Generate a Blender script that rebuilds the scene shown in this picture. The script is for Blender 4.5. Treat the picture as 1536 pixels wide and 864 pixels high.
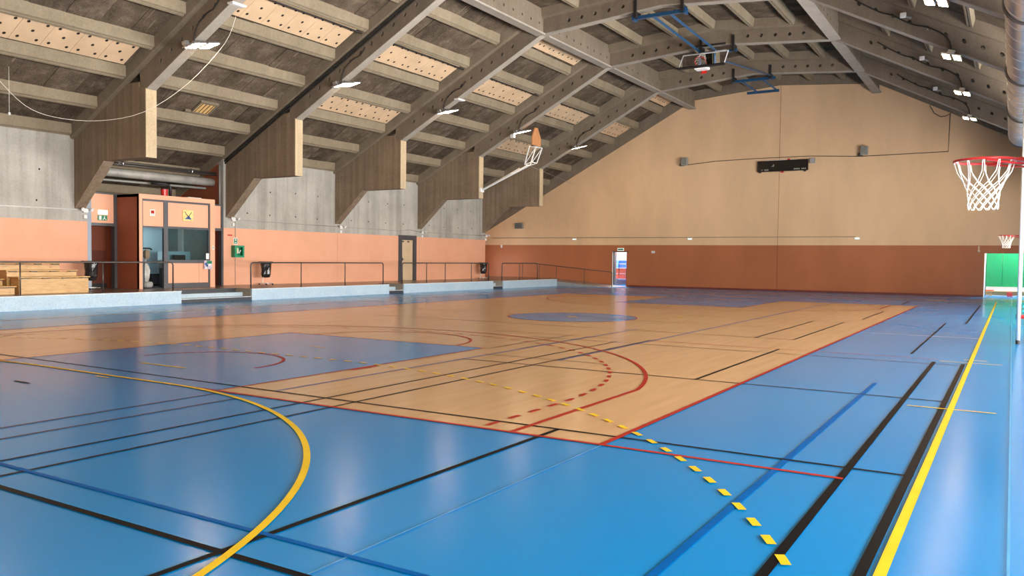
import bpy, math, random
from mathutils import Vector, Matrix
random.seed(7)
for o in list(bpy.data.objects):
    bpy.data.objects.remove(o, do_unlink=True)
S = bpy.context.scene
COL = S.collection
PI = math.pi

# ------------------------------------------------------------------ camera
CAM_P = Vector((10.513, -20.485, 1.614))
CAM_YAW, CAM_PITCH, CAM_ROLL = math.radians(31.419), math.radians(-2.039), math.radians(0.6545)
CAM_F = 1227.37                                   # focal length in pixels of the 1536 px wide frame
cf = Vector((-math.sin(CAM_YAW) * math.cos(CAM_PITCH), math.cos(CAM_YAW) * math.cos(CAM_PITCH), math.sin(CAM_PITCH)))
cr = Vector((math.cos(CAM_YAW), math.sin(CAM_YAW), 0))
cu = cr.cross(cf)
cr2 = cr * math.cos(CAM_ROLL) + cu * math.sin(CAM_ROLL)
cu2 = -cr * math.sin(CAM_ROLL) + cu * math.cos(CAM_ROLL)
cam_d = bpy.data.cameras.new('camera')
cam = bpy.data.objects.new('camera', cam_d)
COL.objects.link(cam)
cam_d.sensor_fit = 'HORIZONTAL'
cam_d.sensor_width = 36
cam_d.lens = CAM_F * 36 / 1536
cam_d.clip_start, cam_d.clip_end = 0.05, 300
m = Matrix((cr2, cu2, -cf)).transposed().to_4x4()
m.translation = CAM_P
cam.matrix_world = m
S.camera = cam

# ------------------------------------------------------------------ world, exposure
SKY_STRENGTH = 34.0
LAMP_STRENGTH = 60.0
w = bpy.data.worlds.new('overcast_sky')
S.world = w
w.use_nodes = True
w.node_tree.nodes['Background'].inputs[0].default_value = (1.0, 0.975, 0.94, 1)
w.node_tree.nodes['Background'].inputs[1].default_value = SKY_STRENGTH
S.view_settings.view_transform = 'Standard'
S.view_settings.look = 'None'
S.view_settings.gamma = 1
S.view_settings.use_curve_mapping = False
S.view_settings.exposure = 0.4
S.cycles.use_denoising = True
S.cycles.max_bounces = 10
S.cycles.diffuse_bounces = 7
S.cycles.glossy_bounces = 4
S.cycles.sample_clamp_indirect = 12
S.cycles.caustics_reflective = False
S.cycles.caustics_refractive = False

# ------------------------------------------------------------------ measures of the hall (metres)
XC = -0.68                     # roof axis
WALL_L, WALL_R = -16.55, 15.2
Y_FAR, Y_BACK = 25.9, -27.0
FR_T = 0.33                    # frame thickness
def frame_y(k): return -4.55 + 6.225 * k
PLAT_X, PLAT_Z = -13.1, 0.42
TAN = 0.525
UK, ZK = 4.92, 10.48           # knee of the frames
WINDOWS_R = []                 # (y0, y1, z0, z1) openings of the right wall
for k in range(-3, 3):
    WINDOWS_R.append((frame_y(k) + 0.55, frame_y(k + 1) - 0.2, 0.6, 4.9))
WIN_L = (22.2, 23.6, PLAT_Z + 0.1, 1.5)

def portal(name, loc, rot, sx, sy):
    d = bpy.data.lights.new(name, 'AREA')
    d.shape = 'RECTANGLE'
    d.size, d.size_y = sx, sy
    d.cycles.is_portal = True
    o = bpy.data.objects.new(name, d)
    COL.objects.link(o)
    o.location = loc
    o.rotation_euler = rot
for (y0, y1, z0, z1) in WINDOWS_R:
    portal('window_daylight', (WALL_R + 0.32, (y0 + y1) / 2, (z0 + z1) / 2), (0, PI / 2, 0), z1 - z0, y1 - y0)
portal('window_daylight', (-20.85, (WIN_L[0] + WIN_L[1]) / 2, (WIN_L[2] + WIN_L[3]) / 2), (0, -PI / 2, 0), WIN_L[3] - WIN_L[2], WIN_L[1] - WIN_L[0])

# ------------------------------------------------------------------ materials
def new_mat(name):
    mt = bpy.data.materials.new(name)
    mt.use_nodes = True
    nt = mt.node_tree
    return mt, nt, nt.nodes['Principled BSDF']
def nd(nt, t, **kw):
    n = nt.nodes.new(t)
    for k, v in kw.items():
        setattr(n, k, v)
    return n
def ramp(nt, fac, stops):
    r = nd(nt, 'ShaderNodeValToRGB')
    e = r.color_ramp.elements
    while len(e) < len(stops):
        e.new(0.5)
    for i, (p, c) in enumerate(stops):
        e[i].position = p
        e[i].color = (c[0], c[1], c[2], 1) if not isinstance(c, (int, float)) else (c, c, c, 1)
    nt.links.new(fac, r.inputs[0])
    return r.outputs[0]
def pos(nt, scale=(1, 1, 1), coord='Position'):
    if coord == 'Position':
        g = nd(nt, 'ShaderNodeNewGeometry').outputs['Position']
    else:
        g = nd(nt, 'ShaderNodeTexCoord').outputs[coord]
    mp = nd(nt, 'ShaderNodeMapping')
    mp.inputs['Scale'].default_value = scale
    nt.links.new(g, mp.inputs[0])
    return mp.outputs[0]
def noise(nt, vec, scale, detail=4, rough=0.55):
    n = nd(nt, 'ShaderNodeTexNoise')
    n.inputs['Scale'].default_value = scale
    n.inputs['Detail'].default_value = detail
    n.inputs['Roughness'].default_value = rough
    nt.links.new(vec, n.inputs['Vector'])
    return n.outputs[0]
def mix(nt, fac, a, b, mode='MIX'):
    n = nd(nt, 'ShaderNodeMix', data_type='RGBA', blend_type=mode)
    for s, v in ((n.inputs[0], fac), (n.inputs[6], a), (n.inputs[7], b)):
        if hasattr(v, 'is_linked'):
            nt.links.new(v, s)
        elif isinstance(v, (int, float)):
            s.default_value = v
        else:
            s.default_value = (v[0], v[1], v[2], 1)
    return n.outputs[2]
def bump(nt, b, h, strength=0.2, dist=0.02):
    n = nd(nt, 'ShaderNodeBump')
    n.inputs['Strength'].default_value = strength
    n.inputs['Distance'].default_value = dist
    nt.links.new(h, n.inputs['Height'])
    nt.links.new(n.outputs[0], b.inputs['Normal'])
def plain(name, c, rough=0.5, metal=0.0, var=0.12, scale=6, spec=0.5):
    mt, nt, b = new_mat(name)
    f = noise(nt, pos(nt), scale)
    lo = tuple(x * (1 - var) for x in c); hi = tuple(min(1, x * (1 + var)) for x in c)
    nt.links.new(ramp(nt, f, [(0.3, lo), (0.7, hi)]), b.inputs['Base Color'])
    b.inputs['Roughness'].default_value = rough
    b.inputs['Metallic'].default_value = metal
    b.inputs['Specular IOR Level'].default_value = spec
    return mt
def concrete(name, c0, c1, streak=0.5, sx=1.6):
    mt, nt, b = new_mat(name)
    a = noise(nt, pos(nt, (1, 1, 1)), 0.9, 6, 0.6)
    s = noise(nt, pos(nt, (sx, sx, 0.10)), 1.4, 5, 0.6)
    f = noise(nt, pos(nt), 14, 4, 0.7)
    base = ramp(nt, a, [(0.28, c0), (0.72, c1)])
    st = ramp(nt, s, [(0.36, (0.55, 0.52, 0.48)), (0.62, (1.12, 1.1, 1.06))])
    col = mix(nt, streak, base, mix(nt, 1.0, base, st, 'MULTIPLY'))
    col = mix(nt, 0.25, col, ramp(nt, f, [(0.35, tuple(x * 0.6 for x in c0)), (0.65, c1)]))
    nt.links.new(col, b.inputs['Base Color'])
    b.inputs['Roughness'].default_value = 0.85
    b.inputs['Specular IOR Level'].default_value = 0.25
    bump(nt, b, f, 0.25, 0.02)
    return mt
def emit(name, c, s):
    mt, nt, b = new_mat(name)
    b.inputs['Base Color'].default_value = (c[0], c[1], c[2], 1)
    b.inputs['Emission Color'].default_value = (c[0], c[1], c[2], 1)
    b.inputs['Emission Strength'].default_value = s
    return mt
def paint_wall(name, low, high, zsplit, rough=0.55, dirt=0.18):
    mt, nt, b = new_mat(name)
    g = nd(nt, 'ShaderNodeNewGeometry')
    sp = nd(nt, 'ShaderNodeSeparateXYZ')
    nt.links.new(g.outputs['Position'], sp.inputs[0])
    gt = nd(nt, 'ShaderNodeMath', operation='GREATER_THAN')
    gt.inputs[1].default_value = zsplit
    nt.links.new(sp.outputs[2], gt.inputs[0])
    a = noise(nt, pos(nt, (1, 1, 0.35)), 0.55, 5, 0.6)
    v = ramp(nt, a, [(0.3, 1 - dirt), (0.7, 1.0)])
    col = mix(nt, gt.outputs[0], low, high)
    col = mix(nt, 1.0, col, v, 'MULTIPLY')
    nt.links.new(col, b.inputs['Base Color'])
    b.inputs['Roughness'].default_value = rough
    b.inputs['Specular IOR Level'].default_value = 0.3
    bump(nt, b, noise(nt, pos(nt), 30, 3), 0.06, 0.01)
    return mt

M = {}
M['concrete'] = concrete('raw_concrete', (0.27, 0.25, 0.215), (0.40, 0.375, 0.33), 0.5)
M['frame'] = concrete('board_marked_concrete', (0.216, 0.157, 0.107), (0.340, 0.257, 0.181), 0.6, 4.5)
M['beam'] = concrete('precast_concrete', (0.190, 0.149, 0.109), (0.251, 0.200, 0.150), 0.3, 2.0)
M['edge'] = concrete('panel_edge_concrete', (0.182, 0.144, 0.101), (0.250, 0.199, 0.143), 0.25, 2.0)
M['cream'] = concrete('lit_tip_cream', (0.47, 0.375, 0.25), (0.58, 0.475, 0.33), 0.3, 3.0)  # paler bracket tips, with window and lamp light painted into the cream tone
M['lit_soffit'] = concrete('bounce_lit_soffit', (0.340, 0.302, 0.255), (0.425, 0.383, 0.327), 0.2, 2.0)  # undersides lightened: bounce light from the floor is painted into the colour
M['rib'] = concrete('rib_concrete', (0.235, 0.188, 0.125), (0.319, 0.260, 0.180), 0.25, 2.0)

def deck_mat(name, c0, c1, c2, seedoff):
    mt, nt, b = new_mat(name)
    vec = pos(nt, (1, 1, 1))
    a = noise(nt, vec, 1.3 + seedoff, 7, 0.68)
    f = noise(nt, vec, 22, 5, 0.7)
    sc = noise(nt, pos(nt, (0.4, 5.0, 0.4)), 2.2, 4, 0.6)
    col = ramp(nt, a, [(0.36, c0), (0.52, c1), (0.68, c2)])
    col = mix(nt, 0.35, col, ramp(nt, f, [(0.35, tuple(x * 0.5 for x in c0)), (0.7, c2)]))
    col = mix(nt, ramp(nt, sc, [(0.64, 0.0), (0.70, 0.5)]), col, tuple(min(1, x * 1.5) for x in c2))
    nt.links.new(col, b.inputs['Base Color'])
    b.inputs['Roughness'].default_value = 0.95
    b.inputs['Specular IOR Level'].default_value = 0.1
    bump(nt, b, f, 0.6, 0.03)
    return mt
M['deck'] = [deck_mat('fibreboard_%s' % n, *t) for n, t in (
    ('brown', ((0.064, 0.047, 0.032), (0.132, 0.098, 0.069), (0.242, 0.185, 0.133), 0.0)),
    ('dark', ((0.047, 0.034, 0.024), (0.099, 0.074, 0.052), (0.204, 0.157, 0.114), 0.5)),
    ('grey', ((0.076, 0.056, 0.040), (0.147, 0.111, 0.079), (0.257, 0.199, 0.146), 0.9)))]
M['acoustic'] = plain('peach_acoustic_board', (0.680, 0.484, 0.306), 0.8, 0, 0.10, 1.2, 0.2)
M['hole'] = plain('dark_void', (0.035, 0.028, 0.022), 0.95, 0, 0.2, 9, 0.1)
M['wall_left'] = None
def left_wall_mat():
    mt, nt, b = new_mat('concrete_over_salmon_paint')
    g = nd(nt, 'ShaderNodeNewGeometry')
    sp = nd(nt, 'ShaderNodeSeparateXYZ')
    nt.links.new(g.outputs['Position'], sp.inputs[0])
    gt = nd(nt, 'ShaderNodeMath', operation='GREATER_THAN')
    gt.inputs[1].default_value = 2.73
    nt.links.new(sp.outputs[2], gt.inputs[0])
    a = noise(nt, pos(nt, (1, 1, 1)), 0.8, 6, 0.62)
    s = noise(nt, pos(nt, (1.5, 1.5, 0.07)), 1.5, 5, 0.6)
    f = noise(nt, pos(nt), 16, 4, 0.7)
    base = ramp(nt, a, [(0.28, (0.345, 0.33, 0.295)), (0.72, (0.53, 0.51, 0.465))])
    st = ramp(nt, s, [(0.34, (0.62, 0.59, 0.54)), (0.5, (1.0, 0.99, 0.97)), (0.66, (1.25, 1.22, 1.16))])
    con = mix(nt, 0.65, base, mix(nt, 1.0, base, st, 'MULTIPLY'))
    con = mix(nt, 0.15, con, ramp(nt, f, [(0.3, (0.2, 0.19, 0.17)), (0.6, (0.58, 0.56, 0.53))]))
    pv = ramp(nt, a, [(0.3, (0.79, 0.395, 0.25)), (0.7, (0.86, 0.45, 0.295))])
    nt.links.new(mix(nt, gt.outputs[0], pv, con), b.inputs['Base Color'])
    b.inputs['Roughness'].default_value = 0.7
    b.inputs['Specular IOR Level'].default_value = 0.25
    bump(nt, b, f, 0.15, 0.01)
    return mt
M['wall_left'] = left_wall_mat()
M['wall_far'] = paint_wall('tan_over_rust_paint', (0.45, 0.155, 0.065), (0.78, 0.53, 0.32), 2.535)
M['rust'] = plain('rust_red_paint', (0.34, 0.10, 0.05), 0.6, 0, 0.08, 1.0, 0.3)
M['door_red'] = paint_wall('two_tone_dark_red', (0.12, 0.028, 0.015), (0.20, 0.052, 0.025), 1.75)
M['salmon'] = plain('salmon_panel', (0.84, 0.43, 0.275), 0.55, 0, 0.05, 0.8, 0.3)
M['frame_grey'] = plain('anthracite_metal', (0.085, 0.085, 0.095), 0.4, 0.2, 0.1, 3)
M['steel_grey'] = plain('blue_grey_steel', (0.22, 0.25, 0.29), 0.4, 0.3, 0.1, 3)
M['rail'] = plain('brown_grey_steel_tube', (0.085, 0.075, 0.07), 0.38, 0.4, 0.1, 5)
M['black'] = plain('black_rubber', (0.014, 0.013, 0.013), 0.5, 0, 0.2, 8)
M['cable'] = plain('black_cable', (0.02, 0.018, 0.017), 0.6, 0, 0.2, 8)
M['white'] = plain('white_plastic', (0.78, 0.78, 0.76), 0.4, 0, 0.04, 6)
M['white_metal'] = plain('white_lacquered_steel', (0.76, 0.77, 0.78), 0.3, 0.0, 0.04, 6)
M['ivory'] = plain('ivory_rope', (0.82, 0.78, 0.70), 0.8, 0, 0.06, 30, 0.2)
M['red'] = plain('red_lacquered_steel', (0.62, 0.03, 0.025), 0.3, 0, 0.08, 6)
M['green'] = plain('green_plastic', (0.01, 0.22, 0.11), 0.35, 0, 0.08, 6)
M['green_mat'] = plain('bright_green_vinyl', (0.0, 0.24, 0.085), 0.35, 0, 0.06, 1.5)
M['blue_steel'] = plain('blue_lacquered_steel', (0.012, 0.065, 0.15), 0.35, 0.1, 0.12, 6)
M['grey_box'] = plain('grey_plastic_box', (0.30, 0.30, 0.28), 0.5, 0, 0.08, 8)
M['galv'] = plain('galvanised_steel', (0.55, 0.56, 0.58), 0.28, 0.9, 0.12, 3)
M['pipe_grey'] = plain('weathered_pipe', (0.40, 0.385, 0.35), 0.6, 0.2, 0.2, 3)
M['beige'] = plain('cream_door_leaf', (0.66, 0.50, 0.32), 0.5, 0, 0.05, 1.5)
M['yellow_pic'] = plain('yellow_print', (0.85, 0.66, 0.25), 0.4, 0, 0.2, 7)
M['blue_pic'] = plain('blue_ink', (0.03, 0.10, 0.33), 0.5, 0, 0.3, 12)
M['paper'] = plain('white_paper', (0.86, 0.86, 0.84), 0.7, 0, 0.03, 8)
M['pink'] = plain('leaflet_print', (0.6, 0.5, 0.62), 0.6, 0, 0.3, 25)
M['orange_ply'] = plain('orange_plywood', (0.60, 0.27, 0.11), 0.5, 0, 0.15, 4)
M['pale_blue'] = plain('pale_blue_paint', (0.40, 0.60, 0.72), 0.5, 0, 0.05, 1)
M['dark_floor'] = plain('brown_linoleum', (0.17, 0.125, 0.10), 0.28, 0, 0.12, 2)
M['dark_strip'] = plain('dark_nosing', (0.045, 0.05, 0.06), 0.5, 0, 0.15, 6)
M['lamp_on'] = emit('warm_led', (1.0, 0.74, 0.44), LAMP_STRENGTH)
M['sign_on'] = emit('lit_sign_face', (0.75, 0.85, 0.8), 0.6)
M['yellow_mesh'] = plain('yellow_mesh', (0.75, 0.48, 0.18), 0.6, 0, 0.3, 30)
M['clear'] = None
def glass_mat(name, tint, gloss=0.12):
    mt = bpy.data.materials.new(name)
    mt.use_nodes = True
    nt = mt.node_tree
    nt.nodes.clear()
    out = nd(nt, 'ShaderNodeOutputMaterial')
    tr = nd(nt, 'ShaderNodeBsdfTransparent')
    tr.inputs[0].default_value = (tint[0], tint[1], tint[2], 1)
    gl = nd(nt, 'ShaderNodeBsdfGlossy')
    gl.inputs['Roughness'].default_value = 0.03
    fr = nd(nt, 'ShaderNodeFresnel')
    fr.inputs[0].default_value = 1.5
    ad = nd(nt, 'ShaderNodeMath', operation='ADD')
    ad.inputs[1].default_value = gloss
    nt.links.new(fr.outputs[0], ad.inputs[0])
    mx = nd(nt, 'ShaderNodeMixShader')
    nt.links.new(ad.outputs[0], mx.inputs[0])
    nt.links.new(tr.outputs[0], mx.inputs[1])
    nt.links.new(gl.outputs[0], mx.inputs[2])
    nt.links.new(mx.outputs[0], out.inputs[0])
    return mt
M['glass'] = glass_mat('window_glass', (0.72, 0.80, 0.80), 0.0)
M['acrylic'] = glass_mat('clear_acrylic', (0.75, 0.75, 0.74), 0.08)

def floor_blue():
    mt, nt, b = new_mat('blue_sports_floor')
    a = noise(nt, pos(nt), 0.25, 1, 0.4)
    nt.links.new(ramp(nt, a, [(0.3, (0.0, 0.24, 0.66)), (0.7, (0.0, 0.265, 0.71))]), b.inputs['Base Color'])
    nt.links.new(ramp(nt, a, [(0.3, 0.19), (0.7, 0.23)]), b.inputs['Roughness'])
    b.inputs['Specular IOR Level'].default_value = 0.30
    return mt
M['blue'] = floor_blue()
def floor_wood():
    mt, nt, b = new_mat('maple_strip_floor')
    vec = pos(nt, (1, 1, 1))
    br = nd(nt, 'ShaderNodeTexBrick')
    br.offset = 0.37
    br.inputs['Scale'].default_value = 1.0
    br.inputs['Mortar Size'].default_value = 0.0
    br.inputs['Brick Width'].default_value = 1.6
    br.inputs['Row Height'].default_value = 0.11
    br.inputs['Bias'].default_value = 0.0
    br.inputs['Color1'].default_value = (0.66, 0.412, 0.21, 1)
    br.inputs['Color2'].default_value = (0.70, 0.445, 0.235, 1)
    br.inputs['Mortar'].default_value = (0.40, 0.22, 0.10, 1)
    mp = nd(nt, 'ShaderNodeMapping')
    mp.inputs['Rotation'].default_value = (0, 0, PI / 2)
    nt.links.new(vec, mp.inputs[0])
    nt.links.new(mp.outputs[0], br.inputs['Vector'])
    g = noise(nt, pos(nt, (5, 0.5, 1)), 1.3, 2, 0.5)
    col = mix(nt, 0.35, br.outputs[0], ramp(nt, g, [(0.3, (0.60, 0.355, 0.17)), (0.7, (0.70, 0.445, 0.24))]))
    nt.links.new(col, b.inputs['Base Color'])
    nt.links.new(ramp(nt, g, [(0.3, 0.19), (0.7, 0.22)]), b.inputs['Roughness'])
    b.inputs['Specular IOR Level'].default_value = 0.5
    return mt
M['wood_floor'] = floor_wood()
def line_mat(name, c):
    return plain(name, c, 0.4, 0, 0.08, 3, 0.03)
M['l_red'] = line_mat('red_line_paint', (0.42, 0.032, 0.022))
M['l_yellow'] = line_mat('yellow_line_paint', (0.83, 0.58, 0.03))
M['l_black'] = line_mat('black_line_paint', (0.008, 0.008, 0.010))
M['l_brown'] = line_mat('dark_brown_line_paint', (0.06, 0.035, 0.03))
M['l_blue'] = line_mat('dark_blue_line_paint', (0.0, 0.11, 0.42))
M['l_violet'] = line_mat('violet_blue_line_paint', (0.13, 0.15, 0.34))
M['l_white'] = line_mat('white_line_paint', (0.70, 0.75, 0.76))
M['l_seam'] = line_mat('pale_blue_seam', (0.10, 0.38, 0.68))
def riser_mat():
    mt, nt, b = new_mat('speckled_pale_blue_riser')
    v = noise(nt, pos(nt), 34, 3, 0.8)
    a = noise(nt, pos(nt), 2.0, 4)
    col = ramp(nt, v, [(0.36, (0.27, 0.38, 0.46)), (0.52, (0.50, 0.63, 0.71))])
    col = mix(nt, 0.3, col, ramp(nt, a, [(0.3, (0.40, 0.55, 0.66)), (0.7, (0.62, 0.74, 0.80))]))
    nt.links.new(col, b.inputs['Base Color'])
    b.inputs['Roughness'].default_value = 0.55
    return mt
M['riser'] = riser_mat()
def plank_mat():
    mt, nt, b = new_mat('knotty_pine_board')
    g = noise(nt, pos(nt, (1, 1.1, 8)), 3.0, 5, 0.6)
    k = nd(nt, 'ShaderNodeTexVoronoi')
    k.inputs['Scale'].default_value = 3.2
    nt.links.new(pos(nt), k.inputs['Vector'])
    col = ramp(nt, g, [(0.3, (0.50, 0.27, 0.085)), (0.7, (0.68, 0.42, 0.16))])
    col = mix(nt, ramp(nt, k.outputs[0], [(0.03, 0.7), (0.10, 0.0)]), col, (0.25, 0.10, 0.03))
    nt.links.new(col, b.inputs['Base Color'])
    b.inputs['Roughness'].default_value = 0.4
    return mt
M['pine'] = plank_mat()

# ------------------------------------------------------------------ mesh helpers
class MB:
    def __init__(self):
        self.v, self.f = [], []
    def add(self, vs, fs):
        n = len(self.v)
        self.v += [tuple(p) for p in vs]
        self.f += [tuple(n + i for i in q) for q in fs]
        return self
    def box(self, x0, x1, y0, y1, z0, z1):
        vs = [(x, y, z) for x in (x0, x1) for y in (y0, y1) for z in (z0, z1)]
        return self.add(vs, [(0, 1, 3, 2), (4, 6, 7, 5), (0, 4, 5, 1), (2, 3, 7, 6), (0, 2, 6, 4), (1, 5, 7, 3)])
    def bevbox(self, x0, x1, y0, y1, z0, z1, r):
        # box with chamfered vertical and horizontal edges: three nested octagon rings
        def ring(z, i):
            return [(x0 + i + r, y0 + i, z), (x1 - i - r, y0 + i, z), (x1 - i, y0 + i + r, z), (x1 - i, y1 - i - r, z),
                    (x1 - i - r, y1 - i, z), (x0 + i + r, y1 - i, z), (x0 + i, y1 - i - r, z), (x0 + i, y0 + i + r, z)]
        R = [ring(z0, r * 0.7), ring(z0 + r, 0), ring(z1 - r, 0), ring(z1, r * 0.7)]
        return self.loft(R)
    def loft(self, rings, cap=True):
        n = len(rings[0])
        vs = [p for r in rings for p in r]
        fs = []
        for k in range(len(rings) - 1):
            for i in range(n):
                j = (i + 1) % n
                fs.append((k * n + i, k * n + j, (k + 1) * n + j, (k + 1) * n + i))
        if cap:
            fs.append(tuple(reversed(range(n))))
            fs.append(tuple((len(rings) - 1) * n + i for i in range(n)))
        return self.add(vs, fs)
    def prism_y(self, poly, y0, y1):           # polygon in (x, z), extruded along y
        return self.loft([[(x, y0, z) for x, z in poly], [(x, y1, z) for x, z in poly]])
    def prism_x(self, poly, x0, x1):           # polygon in (y, z)
        return self.loft([[(x0, y, z) for y, z in poly], [(x1, y, z) for y, z in poly]])
    def prism_z(self, poly, z0, z1):
        return self.loft([[(x, y, z0) for x, y in poly], [(x, y, z1) for x, y in poly]])
    def tube(self, path, r, n=8, cap=True):
        P = [Vector(p) for p in path]
        rr = r if isinstance(r, (list, tuple)) else [r] * len(P)
        rings = []
        ref = None
        for i, p in enumerate(P):
            a = P[max(0, i - 1)]; b = P[min(len(P) - 1, i + 1)]
            t = (b - a).normalized()
            if ref is None:
                ref = Vector((0, 0, 1)) if abs(t.z) < 0.9 else Vector((1, 0, 0))
            s = t.cross(ref)
            if s.length < 1e-4:
                s = t.cross(Vector((0, 1, 0)))
            s.normalize()
            ref = s.cross(t).normalized()
            rings.append([tuple(p + (s * math.cos(q * 2 * PI / n) + ref * math.sin(q * 2 * PI / n)) * rr[i]) for q in range(n)])
        return self.loft(rings, cap)
    def ring(self, c, R, r, axis='z', n=40, k=8, sx=1.0):
        c = Vector(c)
        vs, fs = [], []
        for i in range(n):
            a = 2 * PI * i / n
            for j in range(k):
                b = 2 * PI * j / k
                q = (R + r * math.cos(b))
                p = (q * math.cos(a), q * math.sin(a), r * sx * math.sin(b))
                if axis == 'y':
                    p = (p[0], p[2], p[1])
                elif axis == 'x':
                    p = (p[2], p[0], p[1])
                vs.append(c + Vector(p))
        for i in range(n):
            for j in range(k):
                fs.append((i * k + j, ((i + 1) % n) * k + j, ((i + 1) % n) * k + (j + 1) % k, i * k + (j + 1) % k))
        return self.add(vs, fs)
    def sphere(self, c, rx, ry, rz, n=12, k=8):
        rings = []
        for j in range(1, k):
            t = PI * j / k
            rings.append([(c[0] + rx * math.sin(t) * math.cos(2 * PI * i / n), c[1] + ry * math.sin(t) * math.sin(2 * PI * i / n), c[2] - rz * math.cos(t)) for i in range(n)])
        return self.loft(rings)
    def quad(self, a, b, c, d):
        return self.add([a, b, c, d], [(0, 1, 2, 3)])
    def mesh(self, name, mat, origin=(0, 0, 0), smooth=False):
        me = bpy.data.meshes.new(name)
        ox, oy, oz = origin
        me.from_pydata([(x - ox, y - oy, z - oz) for x, y, z in self.v], [], self.f)
        me.materials.append(mat)
        if smooth:
            me.polygons.foreach_set('use_smooth', [True] * len(me.polygons))
        me.update()
        return me
    def build(self, name, mat, parent=None, origin=None, smooth=False):
        # vertices are given in world coordinates
        base = Vector((0, 0, 0))
        p = parent
        while p is not None:
            base += p.location
            p = p.parent
        loc = Vector(origin) if origin is not None else base
        o = bpy.data.objects.new(name, self.mesh(name, mat, loc, smooth))
        COL.objects.link(o)
        o.parent = parent
        o.location = loc - base
        return o
def tag(o, label=None, cat=None, group=None, kind=None):
    if label: o['label'] = label
    if cat: o['category'] = cat
    if group: o['group'] = group
    if kind: o['kind'] = kind
    return o
def thing(name, loc, label, cat, group=None, kind=None):
    o = bpy.data.objects.new(name, None)
    COL.objects.link(o)
    o.empty_display_size = 0.1
    o.location = loc
    return tag(o, label, cat, group, kind)
def place(name, me, loc, parent=None, rot=None):
    o = bpy.data.objects.new(name, me)
    COL.objects.link(o)
    o.parent = parent
    o.location = loc
    if rot: o.rotation_euler = rot
    return o
def copy_tree(o, loc=None, parent=None):
    c = o.copy()
    COL.objects.link(c)
    c.parent = parent
    if loc is not None: c.location = loc
    for ch in list(o.children):
        copy_tree(ch, None, c)
    return c
def box_obj(name, mat, parent, *b):
    return MB().box(*b).build(name, mat, parent)
def struct(name, label, cat, loc=(0, 0, 0)):
    return thing(name, loc, label, cat, None, 'structure')

# ------------------------------------------------------------------ floor and court markings
FX0, FX1, FY0, FY1 = -21.0, 15.6, -27.4, 30.2
floor = MB().box(FX0, FX1, FY0, FY1, -0.2, 0.0).build('floor', M['blue'])
tag(floor, 'glossy blue sports hall floor with painted court lines', 'floor', kind='structure')
def flat(name, mat, x0, x1, y0, y1, z, parent=floor):
    return MB().quad((x0, y0, z), (x1, y0, z), (x1, y1, z), (x0, y1, z)).build(name, mat, parent)
o = flat('wood_court', M['wood_floor'], -7.5, 7.5, -14.0, 14.0, 0.0015)
o['label'] = 'honey coloured wooden strip playing field'
for s in (-1, 1):
    o = flat('key_area', M['blue'], -2.45, 2.45, *sorted((s * 14.0, s * 8.2)), 0.003)
    o['label'] = 'blue painted rectangle under the basket'
def disc(name, mat, cx, cy, r, z, n=64):
    return MB().add([(cx + r * math.cos(2 * PI * i / n), cy + r * math.sin(2 * PI * i / n), z) for i in range(n)], [tuple(range(n))]).build(name, mat, floor)
disc('centre_circle', M['blue'], 0, 0, 1.8, 0.003)
ZL = [0.0045]
def hline(mat, x0, x1, y, wd=0.05, z=None):
    ZL[0] += 0.00004
    return flat('court_line', M[mat], x0, x1, y - wd / 2, y + wd / 2, z or ZL[0])
def vline(mat, x, y0, y1, wd=0.05, z=None):
    ZL[0] += 0.00004
    return flat('court_line', M[mat], x - wd / 2, x + wd / 2, y0, y1, z or ZL[0])
def arc(mat, cx, cy, r, a0, a1, wd=0.05, n=60, name='court_line', z=None):
    ZL[0] += 0.00004
    z = z or ZL[0]
    mb = MB()
    vs, fs = [], []
    for i in range(n + 1):
        a = math.radians(a0 + (a1 - a0) * i / n)
        for q in (r - wd / 2, r + wd / 2):
            vs.append((cx + q * math.cos(a), cy + q * math.sin(a), z))
    for i in range(n):
        fs.append((2 * i, 2 * i + 1, 2 * i + 3, 2 * i + 2))
    return mb.add(vs, fs).build(name, M[mat], floor)
# badminton, volleyball and other thin lines
for mat, x, y0, y1, wd in (
        ('l_brown', 2.61, -20.0, -14.1, 0.035), ('l_brown', 3.08, -20.0, -14.2, 0.035),
        ('l_black', 3.87, -20.0, -5.6, 0.04), ('l_black', 4.32, -20.0, -4.92, 0.04),
        ('l_violet', 3.04, -13.65, -2.5, 0.045), ('l_violet', 4.38, -9.0, 13.6, 0.05),
        ('l_black', 6.88, -20.0, -13.67, 0.05), ('l_black', 6.88, -9.74, -5.06, 0.045),
        ('l_black', 5.90, -3.05, 2.9, 0.045), ('l_black', 6.68, -3.0, 2.93, 0.045),
        ('l_black', 6.91, 4.55, 9.15, 0.045), ('l_black', 6.60, 10.55, 13.86, 0.045), ('l_black', 6.85, 14.7, 18.1, 0.045),
        ('l_brown', 2.53, -8.1, -4.98, 0.03), ('l_brown', 3.0, -7.9, -5.0, 0.03),
        ('l_blue', 8.985, -20.0, -8.59, 0.05), ('l_black', 9.02, -4.36, 4.6, 0.035), ('l_black', 9.49, 4.66, 16.5, 0.045),
        ('l_black', 9.46, -20.0, -5.43, 0.06), ('l_black', 9.885, -20.0, -5.51, 0.06),
        ('l_seam', 7.51, -20.0, -14.05, 0.012), ('l_seam', 10.54, -26.8, 25.0, 0.014)):
    vline(mat, x, y0, y1, wd)
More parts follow.
